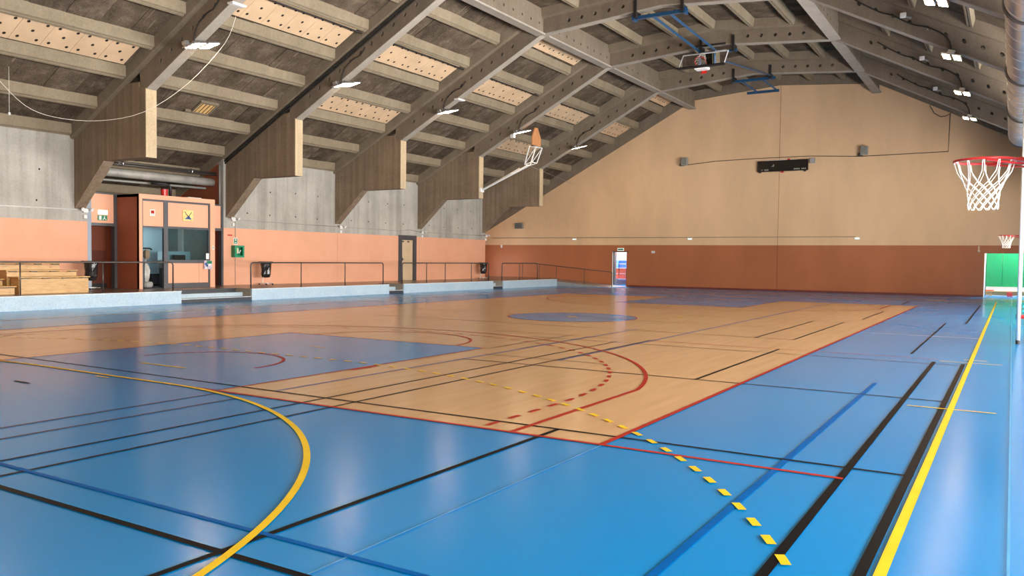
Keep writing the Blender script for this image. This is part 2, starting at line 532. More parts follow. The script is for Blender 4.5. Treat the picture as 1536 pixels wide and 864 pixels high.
for mat, x0, x1, y, wd in (
        ('l_black', -9.9, 9.9, -17.55, 0.05), ('l_blue', -9.0, 9.0, -17.22, 0.04),
        ('l_black', -3.9, 9.92, -13.66, 0.04), ('l_black', 3.0, 9.92, -9.72, 0.04),
        ('l_brown', 2.9, 5.1, -8.95, 0.025), ('l_brown', 2.0, 9.93, -5.75, 0.035), ('l_red', 0.5, 9.47, -5.02, 0.03),
        ('l_brown', -4.5, 6.7, -2.95, 0.035), ('l_brown', -7.4, 7.4, 0.0, 0.03), ('l_brown', -4.5, 6.9, 2.95, 0.03),
        ('l_brown', -4.5, 6.9, 9.1, 0.03), ('l_white', 7.65, 9.96, -0.15, 0.045), ('l_black', -0.19, 0.15, -14.98, 0.05)):
    hline(mat, x0, x1, y, wd)
# basketball in red
hline('l_red', -7.5, 9.48, -14.03, 0.05)
hline('l_brown', -7.5, 7.5, 14.0, 0.04)
vline('l_red', 7.5, -14.03, 14.0, 0.055)
vline('l_red', -7.5, -14.03, 14.0, 0.05)
for s in (-1, 1):
    red = 'l_red' if s < 0 else 'l_brown'
    cy = s * 12.425
    a = math.degrees(math.acos(6.575 / 6.725))
    for x in (-6.575, 6.575):
        y = cy - s * 6.725 * math.sin(math.radians(a))
        vline('l_red', x, *sorted((s * 14.0, y)), 0.055)
    if s < 0:
        arc('l_red', 0, cy, 6.725, a, 180 - a, 0.055, 90)
    else:
        arc('l_red', 0, cy, 6.725, -a, -180 + a, 0.055, 90)
    arc('l_red', 0, s * 8.2, 1.775, 0 if s < 0 else 180, 180 if s < 0 else 360, 0.05, 40)
    arc('l_red', 0, cy, 1.275, 0 if s < 0 else 180, 180 if s < 0 else 360, 0.05, 40)
    for x in (-2.45, 2.45):
        vline('l_red', x, *sorted((s * 14.0, s * 8.2)), 0.03)
    hline('l_red', -2.45, 2.45, s * 8.2, 0.03)
flat('court_line', M['l_red'], 2.45, 2.55, -11.75, -11.2, 0.0066)
arc('l_red', 0, 0, 1.8, 0, 360, 0.03, 80)
arc('l_yellow', 0, 0, 0.09, 0, 360, 0.1, 20)
def dashes(mat, fn, total, on, off, wd, z):
    t = 0.0
    while t < total:
        mb = MB()
        pts = [fn(min(total, t + on * i / 3)) for i in range(4)]
        vs, fs = [], []
        for i, (p, d) in enumerate(pts):
            nx, ny = -d[1], d[0]
            vs += [(p[0] + nx * wd / 2, p[1] + ny * wd / 2, z), (p[0] - nx * wd / 2, p[1] - ny * wd / 2, z)]
        for i in range(3):
            fs.append((2 * i, 2 * i + 1, 2 * i + 3, 2 * i + 2))
        mb.add(vs, fs).build('line_dash', M[mat], floor)
        t += on + off
def path_fn(segs):
    # segs: list of ('L', p, q) or ('A', cx, cy, r, a0, a1) ; returns fn(t) -> (point, direction) and the length
    L = []
    for s in segs:
        L.append(math.dist(s[1], s[2]) if s[0] == 'L' else abs(math.radians(s[5] - s[4])) * s[3])
    def fn(t):
        for s, l in zip(segs, L):
            if t <= l + 1e-9:
                f = t / l
                if s[0] == 'L':
                    d = ((s[2][0] - s[1][0]) / l, (s[2][1] - s[1][1]) / l)
                    return ((s[1][0] + d[0] * t, s[1][1] + d[1] * t), d)
                a = math.radians(s[4] + (s[5] - s[4]) * f)
                sg = 1 if s[5] > s[4] else -1
                return ((s[1] + s[3] * math.cos(a), s[2] + s[3] * math.sin(a)), (-math.sin(a) * sg, math.cos(a) * sg))
            t -= l
        return fn(sum(L) - 1e-6)
    return fn, sum(L)
fn, tot = path_fn([('L', (6.225, -13.9), (6.225, -12.425)), ('A', 0, -12.425, 6.225, 0, 180), ('L', (-6.225, -12.425), (-6.225, -13.9))])
dashes('l_red', fn, tot, 0.21, 0.2, 0.055, 0.0068)
# handball in yellow
for x in (-9.975, 9.975):
    vline('l_yellow', x, -20, 20, 0.06, 0.0072)
for s in (-1, 1):
    hline('l_yellow', -10, 10, s * 19.975, 0.05)
    r, y0 = 5.975, s * 20
    if s < 0:
        arc('l_yellow', 1.5, y0, r, 0, 90, 0.055, 60, z=0.0074)
        arc('l_yellow', -1.5, y0, r, 90, 180, 0.055, 60, z=0.0074)
        fn, tot = path_fn([('A', 1.5, -20, 8.95, 5.65, 90), ('L', (1.5, -11.05), (-1.5, -11.05)), ('A', -1.5, -20, 8.95, 90, 174)])
        dashes('l_yellow', fn, tot, 0.155, 0.165, 0.055, 0.0078)
    hline('l_yellow', -1.5, 1.5, y0 - s * r, 0.055, 0.0074)
    hline('l_yellow', -0.5, 0.5, y0 - s * 7, 0.05)
for (x0, x1, y) in ((9.54, 10.41, -10.27), (9.53, 10.42, -5.3), (9.86, 10.2, -4.85), (-0.18, 0.18, -9.88), (0.22, 0.5, -14.16)):
    hline('l_yellow', x0, x1, y, 0.04, 0.0076)
arc('l_yellow', 1.9, 1.75, 0.65, -80, 60, 0.04, 20)

# ------------------------------------------------------------------ roof: cross-section functions
def zb(u):                                     # underside of the frames
    u = abs(u)
    return ZK + (UK - u) * 0.081 if u <= UK else ZK - TAN * (u - UK)
def P(u, off):                                 # point of the section, off above the frames' underside
    return (XC + u, zb(u) + off)

def beam_holes(mb, p0, p1, d0, d1, y0, y1, holes, r, ht):
    # beam of a frame between p0 and p1 (x, z of its underside), depth d0..d1 (vertical), holes = fractions of its length
    def pt(s, t, y):
        d = d0 + (d1 - d0) * s
        return (p0[0] + (p1[0] - p0[0]) * s, y, p0[1] + (p1[1] - p0[1]) * s + t * d)
    L = math.dist(p0, p1)
    hs = sorted(holes)
    cuts = [0.0] + [(a + b) / 2 for a, b in zip(hs, hs[1:])] + [1.0] if hs else [0.0, 1.0]
    if not hs:
        mb.loft([[pt(0, 0, y0), pt(1, 0, y0), pt(1, 1, y0), pt(0, 1, y0)], [pt(0, 0, y1), pt(1, 0, y1), pt(1, 1, y1), pt(0, 1, y1)]])
        return
    for h, a, b in zip(hs, cuts, cuts[1:]):
        dd = d0 + (d1 - d0) * h
        rs, rt = r / L, r / dd
        tc = ht / dd
        corners = [math.atan2(-tc / rt, (b - h) / rs), math.atan2((1 - tc) / rt, (b - h) / rs),
                   math.atan2((1 - tc) / rt, (a - h) / rs), math.atan2(-tc / rt, (a - h) / rs) + 2 * PI]
        angs = []
        for i in range(4):
            c0 = corners[i]
            c1 = corners[(i + 1) % 4] + (2 * PI if i == 3 else 0)
            angs += [c0 + (c1 - c0) * q / 4 for q in range(4)]
        inner, outer = [], []
        for an in angs:
            c, s = math.cos(an) * rs, math.sin(an) * rt
            inner.append((h + c, tc + s))
            k = 1e9
            if c > 1e-12: k = min(k, (b - h) / c)
            if c < -1e-12: k = min(k, (a - h) / c)
            if s > 1e-12: k = min(k, (1 - tc) / s)
            if s < -1e-12: k = min(k, -tc / s)
            outer.append((h + c * k, tc + s * k))
        n = len(angs)
        vs = [pt(*q, y) for y in (y0, y1) for ring in (inner, outer) for q in ring]
        fs = []
        for i in range(n):
            j = (i + 1) % n
            fs.append((i, j, n + j, n + i))
            fs.append((2 * n + i, 3 * n + i, 3 * n + j, 2 * n + j))
            fs.append((i, 2 * n + i, 2 * n + j, j))
            fs.append((n + i, n + j, 3 * n + j, 3 * n + i))
        mb.add(vs, fs)

SLOPE_HOLES = [6.26 + 0.5 * i for i in range(11)]
MID_HOLES = [3.72, 3.17, 2.6, 2.03, 1.46]
ROOF_K = list(range(-3, 5))
def mirror(poly): return [(2 * XC - x, z) for x, z in poly]
BRACKET = [(-16.6, 3.10), (-14.87, 4.66), (-12.65, 4.66), (-12.65, 6.80), (-12.98, 6.86), (-12.98, 7.02), (-13.88, 7.02), (-13.88, 6.95), (-16.6, 5.52)]
for k in ROOF_K:
    y0 = frame_y(k); y1 = y0 + FR_T
    f = struct('concrete_frame', 'raw concrete portal frame with pierced beams spanning the hall', 'frame', (XC, y0, 0))
    MB().prism_y(BRACKET, y0 - 0.02, y1 + 0.02).build('bracket', M['frame'], f)
    MB().prism_y(mirror(BRACKET), y0 - 0.02, y1 + 0.02).build('bracket', M['frame'], f)
    for s in (-1, 1):
        xt = XC + s * 11.97
        MB().box(xt - 0.015, xt + 0.015, y0 - 0.022, y1 + 0.022, 4.66, 6.80).build('lit_tip_facing', M['cream'], f)
        MB().prism_y([P(s * 11.98, -0.015), P(s * UK, -0.015), P(s * UK, 0.01), P(s * 11.98, 0.01)], y0 - 0.004, y1 + 0.004).build('lit_soffit', M['lit_soffit'], f)
        MB().prism_y([P(s * UK, -0.015), P(0, -0.015), P(0, 0.01), P(s * UK, 0.01)], y0 - 0.004, y1 + 0.004).build('lit_soffit', M['lit_soffit'], f)
        u0, u1 = 12.28, UK + 0.06
        a, b = P(s * u0, 0), P(s * u1, 0)
        a = (a[0], zb(12.28) + 0.02)
        mb = MB()
        beam_holes(mb, a, b, 0.73, 0.73, y0, y1, [(u0 - h) / (u0 - u1) for h in SLOPE_HOLES], 0.068, 0.39)
        mb.build('sloping_beam', M['beam'], f)
        mb = MB()
        u0, u1 = UK - 0.0, 0.0
        beam_holes(mb, P(s * u0, 0), P(s * u1, 0), 0.58, 0.58, y0, y1, [(u0 - h) / (u0 - u1) for h in MID_HOLES], 0.075, 0.29)
        mb.build('ridge_beam', M['beam'], f)

ceil = None
def roof_poly(o0, o1, umax=20.2):
    us = [-umax, -UK, 0, UK, umax]
    return [P(u, o0) for u in us] + [P(u, o1) for u in reversed(us)]
ceil = MB().prism_y(roof_poly(1.24, 1.6), Y_BACK - 0.3, Y_FAR + 0.4).build('ceiling', M['deck'][1])
tag(ceil, 'coffered concrete roof with dark boards and peach acoustic panels', 'ceiling', kind='structure')

# long beams along the knees, between the frames
bays = [(k, frame_y(k) + FR_T, frame_y(k + 1)) for k in range(-3, 4)] + [(4, frame_y(4) + FR_T, Y_FAR)]
def long_beam(s, ya, yb):
    mb = MB()
    L = yb - ya
    n = 9 if L > 5.4 else 8
    hs = [(i + 0.5) / n for i in range(n)]
    x = XC + s * (UK + 0.02)
    tmp = MB()
    beam_holes(tmp, (0, ZK), (L, ZK), 0.62, 0.62, -0.11, 0.11, hs, 0.055, 0.36)
    mb.add([(x + y * s, ya + q, z) for q, y, z in tmp.v], tmp.f)
    MB().box(x - 0.2, x + 0.2, ya, yb, ZK - 0.05, ZK + 0.015).build('edge_beam_flange', M['lit_soffit'], ceil)
    mb.box(x - 0.11, x + 0.11, ya, yb, ZK + 0.62, ZK + 1.05)
    return mb.build('edge_beam', M['beam'], ceil)
for k, ya, yb in bays:
    for s in (-1, 1):
        long_beam(s, ya, yb)
# edge band against the far wall
mb = MB()
mb.prism_y(roof_poly(0.45, 1.2), Y_FAR - 0.22, Y_FAR)
mb.build('wall_edge_beam', M['beam'], ceil)

RIBS = [15.83, 14.36, 12.83, 11.4, 9.9, 8.32, 6.85]
EXT = [18.9, 17.35]
rib_cache = {}
def rib(u, ya, yb, mid=False):
    key = (u > 0, mid, round(yb - ya, 2))
    if key not in rib_cache:
        mb = MB()
        h = 0.33 if mid else 0.30
        prof = [(-0.15, h), (-0.085, 0.02), (-0.075, 0), (-0.016, 0), (-0.016, 0.035), (0.016, 0.035), (0.016, 0), (0.075, 0), (0.085, 0.02), (0.15, h)]
        t = 0 if mid else (-TAN if u > 0 else TAN)
        mb.prism_y([(x, z + x * t) for x, z in prof], 0, yb - ya)
        rib_cache[key] = mb.mesh('rib', M['rib'])
    x, z = P(u, 0.62 if mid else 0.84)
    return place('rib', rib_cache[key], (x, ya, z), ceil)
def edge_rib(u0, u1, y, dirn, o0, o1):
    # light coloured panel edge beside a frame, dirn = -1: on the near side of the frame
    A, B = [], []
    prof = [(-0.02, o0), (0.13, o0 + 0.03), (0.15, o0 + 0.06), (0.22, o1 + 0.02), (-0.02, o1 + 0.02)]
    for u, ring in ((u0, A), (u1, B)):
        for q, z in prof:
            x, zz = P(u, z)
            ring.append((x, y + dirn * q, zz))
    return MB().loft([A, B]).build('panel_edge', M['edge'], ceil)
def slope_board(w, ln, s):
    key = ('b', round(w, 2), round(ln, 3), s)
    if key not in rib_cache:
        c = [(-w / 2, -0), (w / 2, 0)]
        t = -TAN * s
        poly = [(-w / 2, -w / 2 * t), (w / 2, w / 2 * t), (w / 2, w / 2 * t + 0.05), (-w / 2, -w / 2 * t + 0.05)]
        rib_cache[key] = [MB().prism_y(poly, 0.006, ln - 0.006).mesh('deck_board', mt) for mt in M['deck']]
    return random.choice(rib_cache[key])
PEACH = {-1: (2, 4), 0: (4,), 1: (2, 4), 2: (4, 6), 3: (2, 4), 4: (4, 6), -2: (2,), -3: ()}
ac_cache = {}
def acoustic(u0, u1, ya, ln):
    # perforated peach panel on the left slope: five dark holes like a die
    w = abs(u1 - u0)
    key = (round(w, 2), round(ln, 2))
    if key not in ac_cache:
        t = TAN
        mb = MB().prism_y([(-w / 2, -w / 2 * t), (w / 2, w / 2 * t), (w / 2, w / 2 * t + 0.03), (-w / 2, -w / 2 * t + 0.03)], 0.005, ln - 0.005)
        hb = MB()
        for a, b in ((-0.32, 0.2), (-0.32, 0.8), (0.02, 0.5), (0.34, 0.2), (0.34, 0.8)):
            cx, cy = a * w, b * ln
            n = 10
            A = [(cx + 0.046 * math.cos(2 * PI * i / n), cy + 0.046 * math.sin(2 * PI * i / n)) for i in range(n)]
            hb.loft([[(x, y, x * t - 0.003) for x, y in A], [(x, y, x * t + 0.012) for x, y in A]])
        ac_cache[key] = (mb.mesh('acoustic_panel', M['acoustic']), hb.mesh('perforation', M['hole']))
    x, z = P(-(u0 + u1) / 2, 0.95)
    o = place('acoustic_panel', ac_cache[key][0], (x, ya, z), ceil)
    h = place('perforation', ac_cache[key][1], (0, 0, 0), o)
    h['kind'] = 'stuff'
for k, ya, yb in bays:
    far = k == 4
    ext = k in (0, 4)
    y_end = yb - (0.2 if far else 0)
    for s in (-1, 1):
        lst = (EXT if (ext and s < 0) else []) + RIBS
        for u in lst:
            rib(s * u, ya, y_end)
        # panel edges along the frames
        u_out = 20.0 if (ext and s < 0) else 15.95
        edge_rib(s * u_out, s * (UK + 0.1), ya, 1, 0.72, 1.12)
        if not far:
            edge_rib(s * u_out, s * (UK + 0.1), yb, -1, 0.72, 1.12)
        # boards between the ribs
        us = ([20.2] if (ext and s < 0) else []) + lst + [UK + 0.1]
        for c, (ua, ub) in enumerate(zip(us, us[1:])):
            ci = c - (3 if (ext and s < 0) else 0)
            wdt = ua - ub
            if s < 0 and k >= -2:
                n = 6
                ln = (y_end - ya) / n
                for i in range(n):
                    x, z = P(s * (ua + ub) / 2, 1.12 + random.uniform(-0.012, 0.012))
                    place('deck_board', slope_board(wdt, ln, s), (x, ya + i * ln, z), ceil)
                if ci in PEACH[k]:
                    yl, n2 = ya + 0.30, 6
                    ln2 = (y_end - 0.45 - yl) / n2
                    for i in range(n2):
                        acoustic(ua - 0.40, ub + 0.13, yl + i * ln2, ln2)
            else:
                x, z = P(s * (ua + ub) / 2, 1.12)
                place('deck_panel', slope_board(wdt, y_end - ya, s), (x, ya, z), ceil)
    for s in (-1, 1):
        edge_rib(s * (UK - 0.1), 0, ya, 1, 0.57, 0.95)
        if not far:
            edge_rib(s * (UK - 0.1), 0, yb, -1, 0.57, 0.95)
    mids = [3.3, 1.65, 0.0, -1.65, -3.3]
    for u in mids:
        rib(u if u else 0.0, ya, y_end, True)
    um = [UK - 0.08] + mids + [-UK + 0.08]
    for ua, ub in zip(um, um[1:]):
        mb = MB()
        a, b = P(ua, 0.95), P(ub, 0.95)
        mb.prism_y([a, b, (b[0], b[1] + 0.05), (a[0], a[1] + 0.05)], ya, y_end)
        mb.build('deck_panel', random.choice(M['deck']), ceil)

# ------------------------------------------------------------------ walls
wall_far = struct('wall_far', 'tan gable wall with a rust painted lower band', 'wall', (0, Y_FAR, 0))
T = 0.3
DX0, DX1, DZ = -10.50, -9.60, 2.10         # doorway
AX0, AZ = 9.33, 2.15                       # alcove opening
def far_piece(poly): return MB().prism_y(poly, Y_FAR, Y_FAR + T).build('wall_panel', M['wall_far'], wall_far)
SEAM = -0.62
far_piece([(-20.8, 0), (DX0, 0), (DX0, DZ), (-20.8, DZ)])
far_piece([(DX1, 0), (SEAM - 0.012, 0), (SEAM - 0.012, DZ), (DX1, DZ)])
far_piece([(-20.8, DZ), (SEAM - 0.012, DZ), (SEAM - 0.012, zb(SEAM - XC) + 1.2), P(-UK, 1.2), P(-20.12, 1.2)])
far_piece([(SEAM + 0.012, 0), (AX0, 0), (AX0, AZ), (SEAM + 0.012, AZ)])
far_piece([(SEAM + 0.012, AZ), (15.5, AZ), P(16.18, 1.2), P(UK, 1.2), (SEAM + 0.012, zb(0) + 1.2)])
MB().box(SEAM - 0.05, SEAM + 0.05, Y_FAR + 0.02, Y_FAR + 0.06, 0, 11.9).build('joint_strip', M['rust'], wall_far)
MB().box(SEAM + 0.13, SEAM + 0.142, Y_FAR - 0.004, Y_FAR + 0.01, 0.1, 11.0).build('joint_strip', M['wall_far'], wall_far)
bb = tag(MB().box(DX1 + 0.05, AX0 - 0.02, Y_FAR - 0.02, Y_FAR, 0.0, 0.09).build('baseboard_far', plain('dark_red_skirting', (0.16, 0.025, 0.018), 0.5)), 'dark red skirting along the foot of the gable wall', 'baseboard', kind='structure')

wall_left = struct('wall_left', 'long side wall of raw concrete over salmon paint', 'wall', (WALL_L, 0, 0))
def left_piece(y0, y1, z0, z1): return MB().box(WALL_L - T, WALL_L, y0, y1, z0, z1).build('wall_panel', M['wall_left'], wall_left)
D2 = (12.52, 14.0, 2.78)
yk = [frame_y(k) for k in range(-3, 6)]
left_piece(Y_BACK, yk[1] + 0.15, 0, 5.75)
left_piece(yk[1] + 0.162, yk[2] + 0.15, 0, 5.75)
left_piece(yk[2] + 0.162, -4.12, 0, 5.75)
left_piece(1.55, yk[5] + 0.15, 0, 5.75)
left_piece(yk[5] + 0.162, D2[0], 0, 5.75)
left_piece(D2[1], yk[6] + 0.15, 0, 5.75)
left_piece(D2[0], D2[1], D2[2], 5.75)
left_piece(yk[6] + 0.162, yk[7] + 0.33, 0, 5.75)
tie = MB().tube([(0, 0, 0), (0.004, 0, 0)], 0.032, 8).mesh('tie_hole', M['hole'])
for k in (-2, -1, 1, 2, 3):
    for i in range(4):
        for z in (4.35, 3.35):
            place('tie_hole', tie, (0.0, frame_y(k) + 1.0 + i * 1.35 + random.uniform(-0.1, 0.1), z + random.uniform(-0.03, 0.03)), wall_left)
# recesses behind the wall: office bay and last bay
rec = struct('wall_recess', 'rust painted walls of the recesses behind the side wall', 'wall', (-20.5, 0, 0))
MB().box(-20.8, -20.5, -4.4, 1.85, 0, 4.6).build('wall_panel', M['rust'], rec)
MB().box(-20.5, WALL_L - T, -4.42, -4.12, 0, 6.0).build('wall_panel', M['rust'], rec)
MB().box(-20.5, WALL_L - T, 1.55, 1.85, 0, 6.0).build('wall_panel', M['rust'], rec)
MB().box(-20.5, WALL_L - T, yk[7] + 0.03, yk[7] + 0.33, 0, 6.0).build('wall_panel', M['wall_far'], rec)
wy0, wy1, wz0, wz1 = WIN_L
MB().box(-20.8, -20.5, yk[7], wy0, 0, 4.6).build('wall_panel', M['wall_far'], rec)
MB().box(-20.8, -20.5, wy1, Y_FAR, 0, 4.6).build('wall_panel', M['wall_far'], rec)
MB().box(-20.8, -20.5, wy0, wy1, 0, wz0).build('wall_panel', M['wall_far'], rec)
MB().box(-20.8, -20.5, wy0, wy1, wz1, 4.6).build('wall_panel', M['wall_far'], rec)

wall_right = struct('wall_right', 'long side wall with a row of wide windows', 'wall', (WALL_R, 0, 0))
def right_piece(y0, y1, z0, z1): return MB().box(WALL_R, WALL_R + T, y0, y1, z0, z1).build('wall_panel', M['wall_left'], wall_right)
prev = Y_BACK
for i, (y0, y1, z0, z1) in enumerate(WINDOWS_R):
    right_piece(prev, y0, 0, 5.75)
    right_piece(y0, y1, 0, z0)
    right_piece(y0, y1, z1, 5.75)
    prev = y1
    fr = MB()
    n = 4
    for j in range(n + 1):
        y = y0 + (y1 - y0) * j / n
        fr.box(WALL_R + 0.1, WALL_R + 0.16, y - 0.025, y + 0.025, z0, z1)
    for z in (z0 + 0.025, z1 - 0.025):
        fr.box(WALL_R + 0.1, WALL_R + 0.16, y0, y1, z - 0.025, z + 0.025)
    o = fr.build('window_%d' % (i + 1), M['frame_grey'], None, (WALL_R, y0, z0))
    tag(o, 'grey mullioned window frame in the long side wall', 'window', 'side wall windows', 'structure')
right_piece(prev, Y_FAR + 4.3, 0, 5.75)
wall_back = struct('wall_back', 'tan rear gable wall over a rust band', 'wall', (0, Y_BACK, 0))
def back_piece(poly): return MB().prism_y(poly, Y_BACK - T, Y_BACK).build('wall_panel', M['wall_far'], wall_back)
back_piece([(-20.8, 0), (15.5, 0), (15.5, 4.0), P(16.18, 1.2), P(UK, 1.2), P(0, 1.2), P(-UK, 1.2), P(-20.12, 1.2)])

# ------------------------------------------------------------------ platform along the left wall
plat = struct('platform', 'raised walkway with a speckled pale blue front along the side wall', 'platform', (PLAT_X, 0, 0))
SEG = [(-26.9, -2.97), (0.0, 7.70), (8.73, 16.25), (17.26, 23.4)]
for (y0, y1) in SEG:
    MB().box(PLAT_X - 0.06, PLAT_X, y0, y1, 0, PLAT_Z - 0.03).build('riser', M['riser'], plat)
    MB().box(PLAT_X - 0.06, PLAT_X + 0.012, y0 - 0.005, y1 + 0.005, PLAT_Z - 0.03, PLAT_Z).build('nosing', M['l_white'], plat)
    for y in (y0, y1):
        MB().box(PLAT_X - 0.95, PLAT_X - 0.06, y - (0.0 if y == y0 else 0.05), y + (0.05 if y == y0 else 0.0), 0, PLAT_Z - 0.005).build('stair_cheek', M['concrete'], plat)
    MB().box(WALL_L, PLAT_X - 0.06, y0 + 0.05, y1 - 0.05, 0.0, PLAT_Z).build('walkway_slab', M['dark_floor'], plat)
for a, b in zip(SEG, SEG[1:]):
    y0, y1 = a[1], b[0]
    MB().box(WALL_L, PLAT_X - 0.95, y0 - 0.05, y1 + 0.05, 0.0, PLAT_Z).build('walkway_slab', M['dark_floor'], plat)
    MB().box(PLAT_X - 0.95, PLAT_X - 0.90, y0, y1, 0.28, PLAT_Z - 0.002).build('stair_riser', M['dark_strip'], plat)
    MB().box(PLAT_X - 0.95, PLAT_X - 0.50, y0, y1, 0.0, 0.28).build('step', M['riser'], plat)
    MB().box(PLAT_X - 0.95, PLAT_X - 0.05, y0, y1, 0.0, 0.14).build('step', M['dark_strip'], plat)
    MB().box(PLAT_X - 0.12, PLAT_X - 0.035, y0, y1, 0.125, 0.145).build('nosing', M['l_white'], plat)
MB().box(-20.5, WALL_L, -4.12, 1.55, 0, PLAT_Z).build('walkway_slab', M['dark_floor'], plat)
MB().box(-20.5, WALL_L, yk[7] + 0.33, 23.4, 0, PLAT_Z).build('walkway_slab', M['dark_floor'], plat)
MB().box(-20.5, -14.9, 23.4, Y_FAR, 0, PLAT_Z).build('walkway_slab', M['dark_floor'], plat)
MB().prism_y([(-14.9, 0), (-9.6, 0), (-9.6, 0.01), (-14.9, PLAT_Z)], 23.4, Y_FAR).build('ramp', plain('grey_ramp_lino', (0.30, 0.30, 0.30), 0.35), plat)

# ------------------------------------------------------------------ doorways in the left wall
# cream door beyond the third bracket
door_1 = struct('door_1', 'cream door leaf in a wide anthracite frame', 'door', (WALL_L, D2[0], PLAT_Z))
MB().box(WALL_L - 0.25, WALL_L + 0.03, D2[0], D2[0] + 0.28, PLAT_Z, D2[2]).build('door_post', M['frame_grey'], door_1)
MB().box(WALL_L - 0.25, WALL_L + 0.03, D2[1] - 0.24, D2[1], PLAT_Z, D2[2]).build('door_post', M['frame_grey'], door_1)
MB().box(WALL_L - 0.25, WALL_L + 0.03, D2[0] + 0.28, D2[1] - 0.24, D2[2] - 0.24, D2[2]).build('door_lintel', M['frame_grey'], door_1)
MB().box(WALL_L - 0.30, WALL_L - 0.25, D2[0], D2[1], 0, D2[2]).build('door_light_block', M['frame_grey'], door_1)  # added unseen slab, keeps sky light from leaking in under the leaf
leaf = MB().bevbox(WALL_L - 0.1, WALL_L - 0.04, D2[0] + 0.285, D2[1] - 0.245, PLAT_Z + 0.01, D2[2] - 0.245, 0.006).build('door_leaf', M['beige'], door_1)
MB().box(WALL_L - 0.04, WALL_L + 0.01, D2[0] + 0.33, D2[0] + 0.37, 1.45, 1.6).tube([(WALL_L + 0.0, D2[0] + 0.35, 1.53), (WALL_L + 0.04, D2[0] + 0.35, 1.53), (WALL_L + 0.04, D2[0] + 0.47, 1.53)], 0.011, 6).build('door_handle', M['black'], leaf)
for q in (0.33, 0.78):
    MB().box(WALL_L - 0.045, WALL_L - 0.03, D2[0] + q, D2[0] + q + 0.16, D2[2] - 0.36, D2[2] - 0.3).build('door_plate', M['black'], leaf)

# doorway on the near side of the booth
def recess_door(name, ya, yb, zt, ztop, label, post_mats):
    d = struct(name, label, 'door', (WALL_L, ya, PLAT_Z))
    MB().box(WALL_L - 0.2, WALL_L, ya, ya + 0.14, PLAT_Z, ztop).build('door_post', post_mats[0], d)
    MB().box(WALL_L - 0.2, WALL_L, yb - 0.10, yb, PLAT_Z, ztop).build('door_post', post_mats[1], d)
    MB().box(WALL_L - 0.2, WALL_L + 0.01, ya + 0.14, yb - 0.10, zt, zt + 0.1).build('door_lintel', M['frame_grey'], d)
    MB().box(WALL_L - 0.14, WALL_L - 0.05, ya + 0.14, yb - 0.10, zt + 0.1, ztop - 0.05).build('transom_panel', M['salmon'], d)
    MB().box(WALL_L - 0.2, WALL_L, ya + 0.14, yb - 0.10, ztop - 0.05, ztop).build('door_lintel', M['frame_grey'], d)
    MB().box(WALL_L - 0.75, WALL_L - 0.68, ya - 0.02, yb + 0.02, PLAT_Z, zt + 0.15).build('door_leaf', M['door_red'], d)
    MB().box(WALL_L - 0.68, WALL_L - 0.65, ya - 0.02, yb + 0.02, PLAT_Z, PLAT_Z + 0.16).build('kick_strip', M['black'], d)
    return d
recess_door('door_2', -4.12, -3.03, 2.6, 3.76, 'dark red doorway with a salmon transom panel beside the booth', (M['steel_grey'], M['frame_grey']))
recess_door('door_3', 0.40, 1.55, 2.6, 3.64, 'narrow dark red doorway between the booth and the bracket', (M['salmon'], M['frame_grey']))

# ------------------------------------------------------------------ booth
BXF, BY0, BY1, BZ1 = -15.30, -3.03, 0.12, 3.72
booth = struct('reception_booth', 'salmon reception booth with an anthracite framed door and window', 'booth', (BXF, BY0, PLAT_Z))
BB = -18.2
MB().box(BB, BXF + 0.0, BY0, BY0 + 0.1, PLAT_Z, BZ1).build('side_wall', M['rust'], booth)
MB().box(BB, BXF, BY1 - 0.1, BY1, PLAT_Z, BZ1).build('side_wall', M['rust'], booth)
MB().box(BB - 0.1, BB, BY0, BY1, PLAT_Z, BZ1).build('rear_wall', M['pale_blue'], booth)
MB().box(BB, BXF - 0.1, BY0 + 0.1, BY0 + 0.13, PLAT_Z, BZ1 - 0.1).build('inner_lining', M['pale_blue'], booth)
MB().box(BB, BXF - 0.1, BY1 - 0.13, BY1 - 0.1, PLAT_Z, BZ1 - 0.1).build('inner_lining', plain('grey_green_lining', (0.36, 0.42, 0.40), 0.5), booth)
MB().box(BB + 1.0, BB + 1.25, BY1 - 0.2, BY1 - 0.13, PLAT_Z, BZ1 - 0.1).build('inner_pilaster', M['white'], booth)
MB().box(BB - 0.1, BXF + 0.02, BY0, BY1, BZ1 - 0.1, BZ1).build('roof_slab', M['salmon'], booth)
def bf(name, mat, y0, y1, z0, z1, d0=-0.1, d1=0.0):
    return MB().box(BXF + d0, BXF + d1, y0, y1, z0, z1).build(name, mat, booth)
bf('surround', M['salmon'], BY0, -2.91, PLAT_Z, BZ1 - 0.1, -0.1, 0.02)
bf('surround', M['salmon'], -0.09, BY1, PLAT_Z, BZ1 - 0.1, -0.1, 0.02)
bf('surround', M['salmon'], -2.91, -0.09, 3.56, BZ1 - 0.1, -0.1, 0.02)
bf('frame_bar', M['frame_grey'], -2.91, -0.09, 3.49, 3.56)
bf('frame_bar', M['frame_grey'], -2.91, -2.87, PLAT_Z, 3.49)
bf('frame_bar', M['frame_grey'], -0.15, -0.09, PLAT_Z, 3.49)
bf('frame_bar', M['frame_grey'], -2.05, -1.88, PLAT_Z, 3.49)
bf('frame_bar', M['frame_grey'], -2.87, -2.05, 2.56, 2.62)
bf('frame_bar', M['frame_grey'], -1.88, -0.15, 2.56, 2.64)
bf('frame_bar', M['frame_grey'], -1.88, -0.15, 1.32, 1.44)
bf('frame_bar', M['frame_grey'], -1.88, -0.15, PLAT_Z, 0.6)
bf('wall_panel', M['salmon'], -2.87, -2.05, 2.62, 3.49, -0.09, -0.03)
bf('wall_panel', M['salmon'], -1.88, -0.15, 2.64, 3.49, -0.09, -0.03)
bf('wall_panel', M['salmon'], -1.88, -0.565, 0.6, 1.32, -0.09, -0.03)
